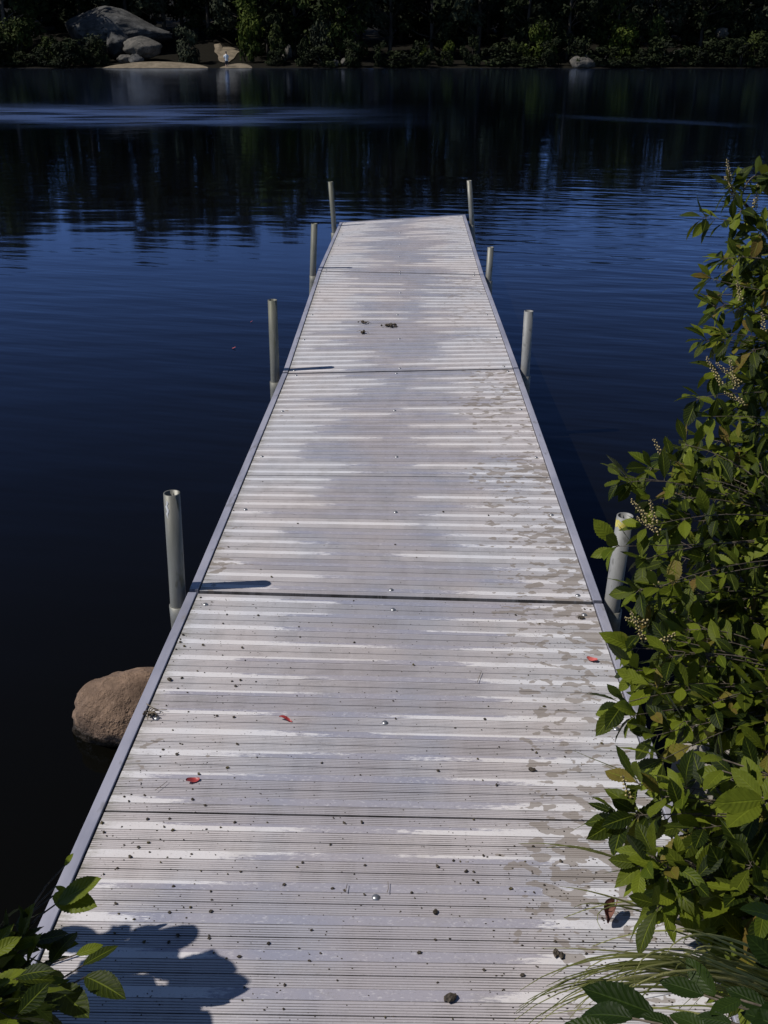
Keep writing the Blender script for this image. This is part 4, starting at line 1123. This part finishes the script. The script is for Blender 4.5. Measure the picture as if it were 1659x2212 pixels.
bush_px(345, 455, 48, 91, 'grey', 1, 'rounded grey-green bush between the squarish boulder and the sandy slope')
bush_px(500, 590, 20, 92, 'lit', 0, 'bright yellow-green bush right of the sandy slope')
bush_px(560, 640, 40, 91.5, 'olive', 1, 'olive bush beside the upright pale stone')
bush_px(640, 740, 20, 92, 'grey', 0, 'tall grey-green bush left of the pair of small waterline stones')
bush_px(895, 935, 92, 90, 'lit', 1, 'small lit bush at the waterline near the centre of the far shore')
bush_px(945, 990, 86, 90, 'lit', 0, 'small yellow-green bush just right of the centre lit bush')
bush_px(1090, 1150, 84, 90, 'olive', 0, 'olive bush at the left foot of the tall lit bush')
bush_px(1120, 1215, 40, 91, 'lit', 1, 'tall lit green bush left of the pale waterline boulder')
bush_px(1300, 1400, 50, 91, 'lit', 0, 'tall lit green bush right of the pale waterline boulder')
bush_px(1370, 1460, 20, 93, 'olive', 1, 'tall olive bush behind the low pale rock on the right')
bush_px(1500, 1580, 86, 90.5, 'dark', 0, 'dark bush low on the far right shore')
bush_px(1580, 1690, 60, 91, 'olive', 0, 'olive bush at the far right end of the visible shore')
xq = -58.0
while xq < 60:
    put_bush(xq, far_shore(xq) + rt.uniform(.5, 1.6), 'dark', rt.randrange(2), rt.uniform(.5, 1.3), rt.uniform(.35, 1.1), 'dark shaded bush in the undergrowth along the far waterline') if not (-22.5 < xq < -10.2) else None
    xq += rt.uniform(1.5, 2.3)

# forest floor thicket closing the gaps behind the rows of trees
fb = MB(); rf = random.Random(9); cs = []
for i in range(900):
    xx = rf.uniform(-75, 75); yy = far_shore(xx) + rf.uniform(17, 30); cs.append((V((xx, yy, fz(xx, yy) + rf.uniform(0, 11.5)*(.82 if xx > 8 else 1))), rf.uniform(1.2, 2.2)))
clump_cloud(fb, cs, 26, .75, rf, .9)
tag(obj('woods', fb.mesh('woods', smooth=False, tint=True), FL['dark']), 'dark mass of woods behind the shoreline trees', 'woods', kind='stuff')

# child standing in the shallows by the sandy strip
def person():
    p = far(490, 147, 88.0); root_loc = V((p.x, 88.0, -.12))
    root = empty('person', root_loc)
    k = 1.32/1.75
    J = [(0, 0, .92), (0, 0, 1.15), (0, 0, 1.40), (0, 0, 1.50), (0, -.01, 1.60), (0, -.01, 1.72),   # pelvis..head
         (-.17, 0, 1.40), (-.21, .02, 1.14), (-.20, -.05, .90), (.17, 0, 1.40), (.21, .02, 1.14), (.20, -.05, .90),
         (-.09, 0, .88), (-.10, -.01, .48), (-.10, .02, .07), (-.10, -.14, .03), (.09, 0, .88), (.10, .02, .48), (.10, .05, .07), (.10, -.11, .03)]
    Ed = [(0, 1), (1, 2), (2, 3), (3, 4), (4, 5), (2, 6), (6, 7), (7, 8), (2, 9), (9, 10), (10, 11), (0, 12), (12, 13), (13, 14), (14, 15), (0, 16), (16, 17), (17, 18), (18, 19)]
    rad = [.13, .12, .13, .055, .085, .075, .055, .042, .03, .055, .042, .03, .09, .06, .04, .03, .09, .06, .04, .03]
    me = bpy.data.meshes.new('body'); me.from_pydata([tuple(V(j)*k) for j in J], Ed, [])
    body = obj('body', me, M['skin'], root)
    sk = body.modifiers.new('skin', 'SKIN')
    for i, sv in enumerate(me.skin_vertices[0].data): sv.radius = (rad[i]*k, rad[i]*k*.85); sv.use_root = (i == 0)
    body.modifiers.new('sub', 'SUBSURF').levels = 1; body.modifiers['sub'].render_levels = 2
    def lathe(name, prof, mat):
        mb = MB(); n = 16; vs = []
        for (z, rx, ry) in prof:
            for q in range(n):
                a = 2*math.pi*q/n; vs.append((rx*k*math.cos(a), ry*k*math.sin(a), z*k))
        fs = [(i*n+q, i*n+(q+1) % n, (i+1)*n+(q+1) % n, (i+1)*n+q) for i in range(len(prof)-1) for q in range(n)]
        mb.add(vs, fs); return mb, name, mat
    mb, nm, mt = lathe('shirt', [(.86, .185, .15), (1.0, .175, .145), (1.2, .185, .15), (1.38, .20, .14), (1.46, .12, .10), (1.50, .08, .08)], 'shirt')
    for s in (-1, 1):
        mb.tube([V((s*.14, 0, 1.41))*k, V((s*.20, .01, 1.28))*k, V((s*.225, .02, 1.16))*k], [.08*k, .075*k, .07*k], 10)
    obj(nm, mb.mesh(nm), M[mt], root)
    mb = MB()
    for s in (-1, 1): mb.tube([V((s*.07, 0, .95))*k, V((s*.095, 0, .75))*k, V((s*.10, .0, .56))*k], [.115*k, .105*k, .09*k], 12)
    obj('shorts', mb.mesh('shorts'), M['shorts'], root)
    mb = MB(); d = MB(); dome(d, .098*k, .13*k, 14, 6); mb.add([V(v)*1.0 + V((0, .012, 1.655))*k for v in d.v], d.f)
    obj('hair', mb.mesh('hair'), M['hair'], root)
    root.rotation_euler.z = .4
    tag(root, 'small figure in a white top standing at the water edge by the far sandy strip', 'person')
person()
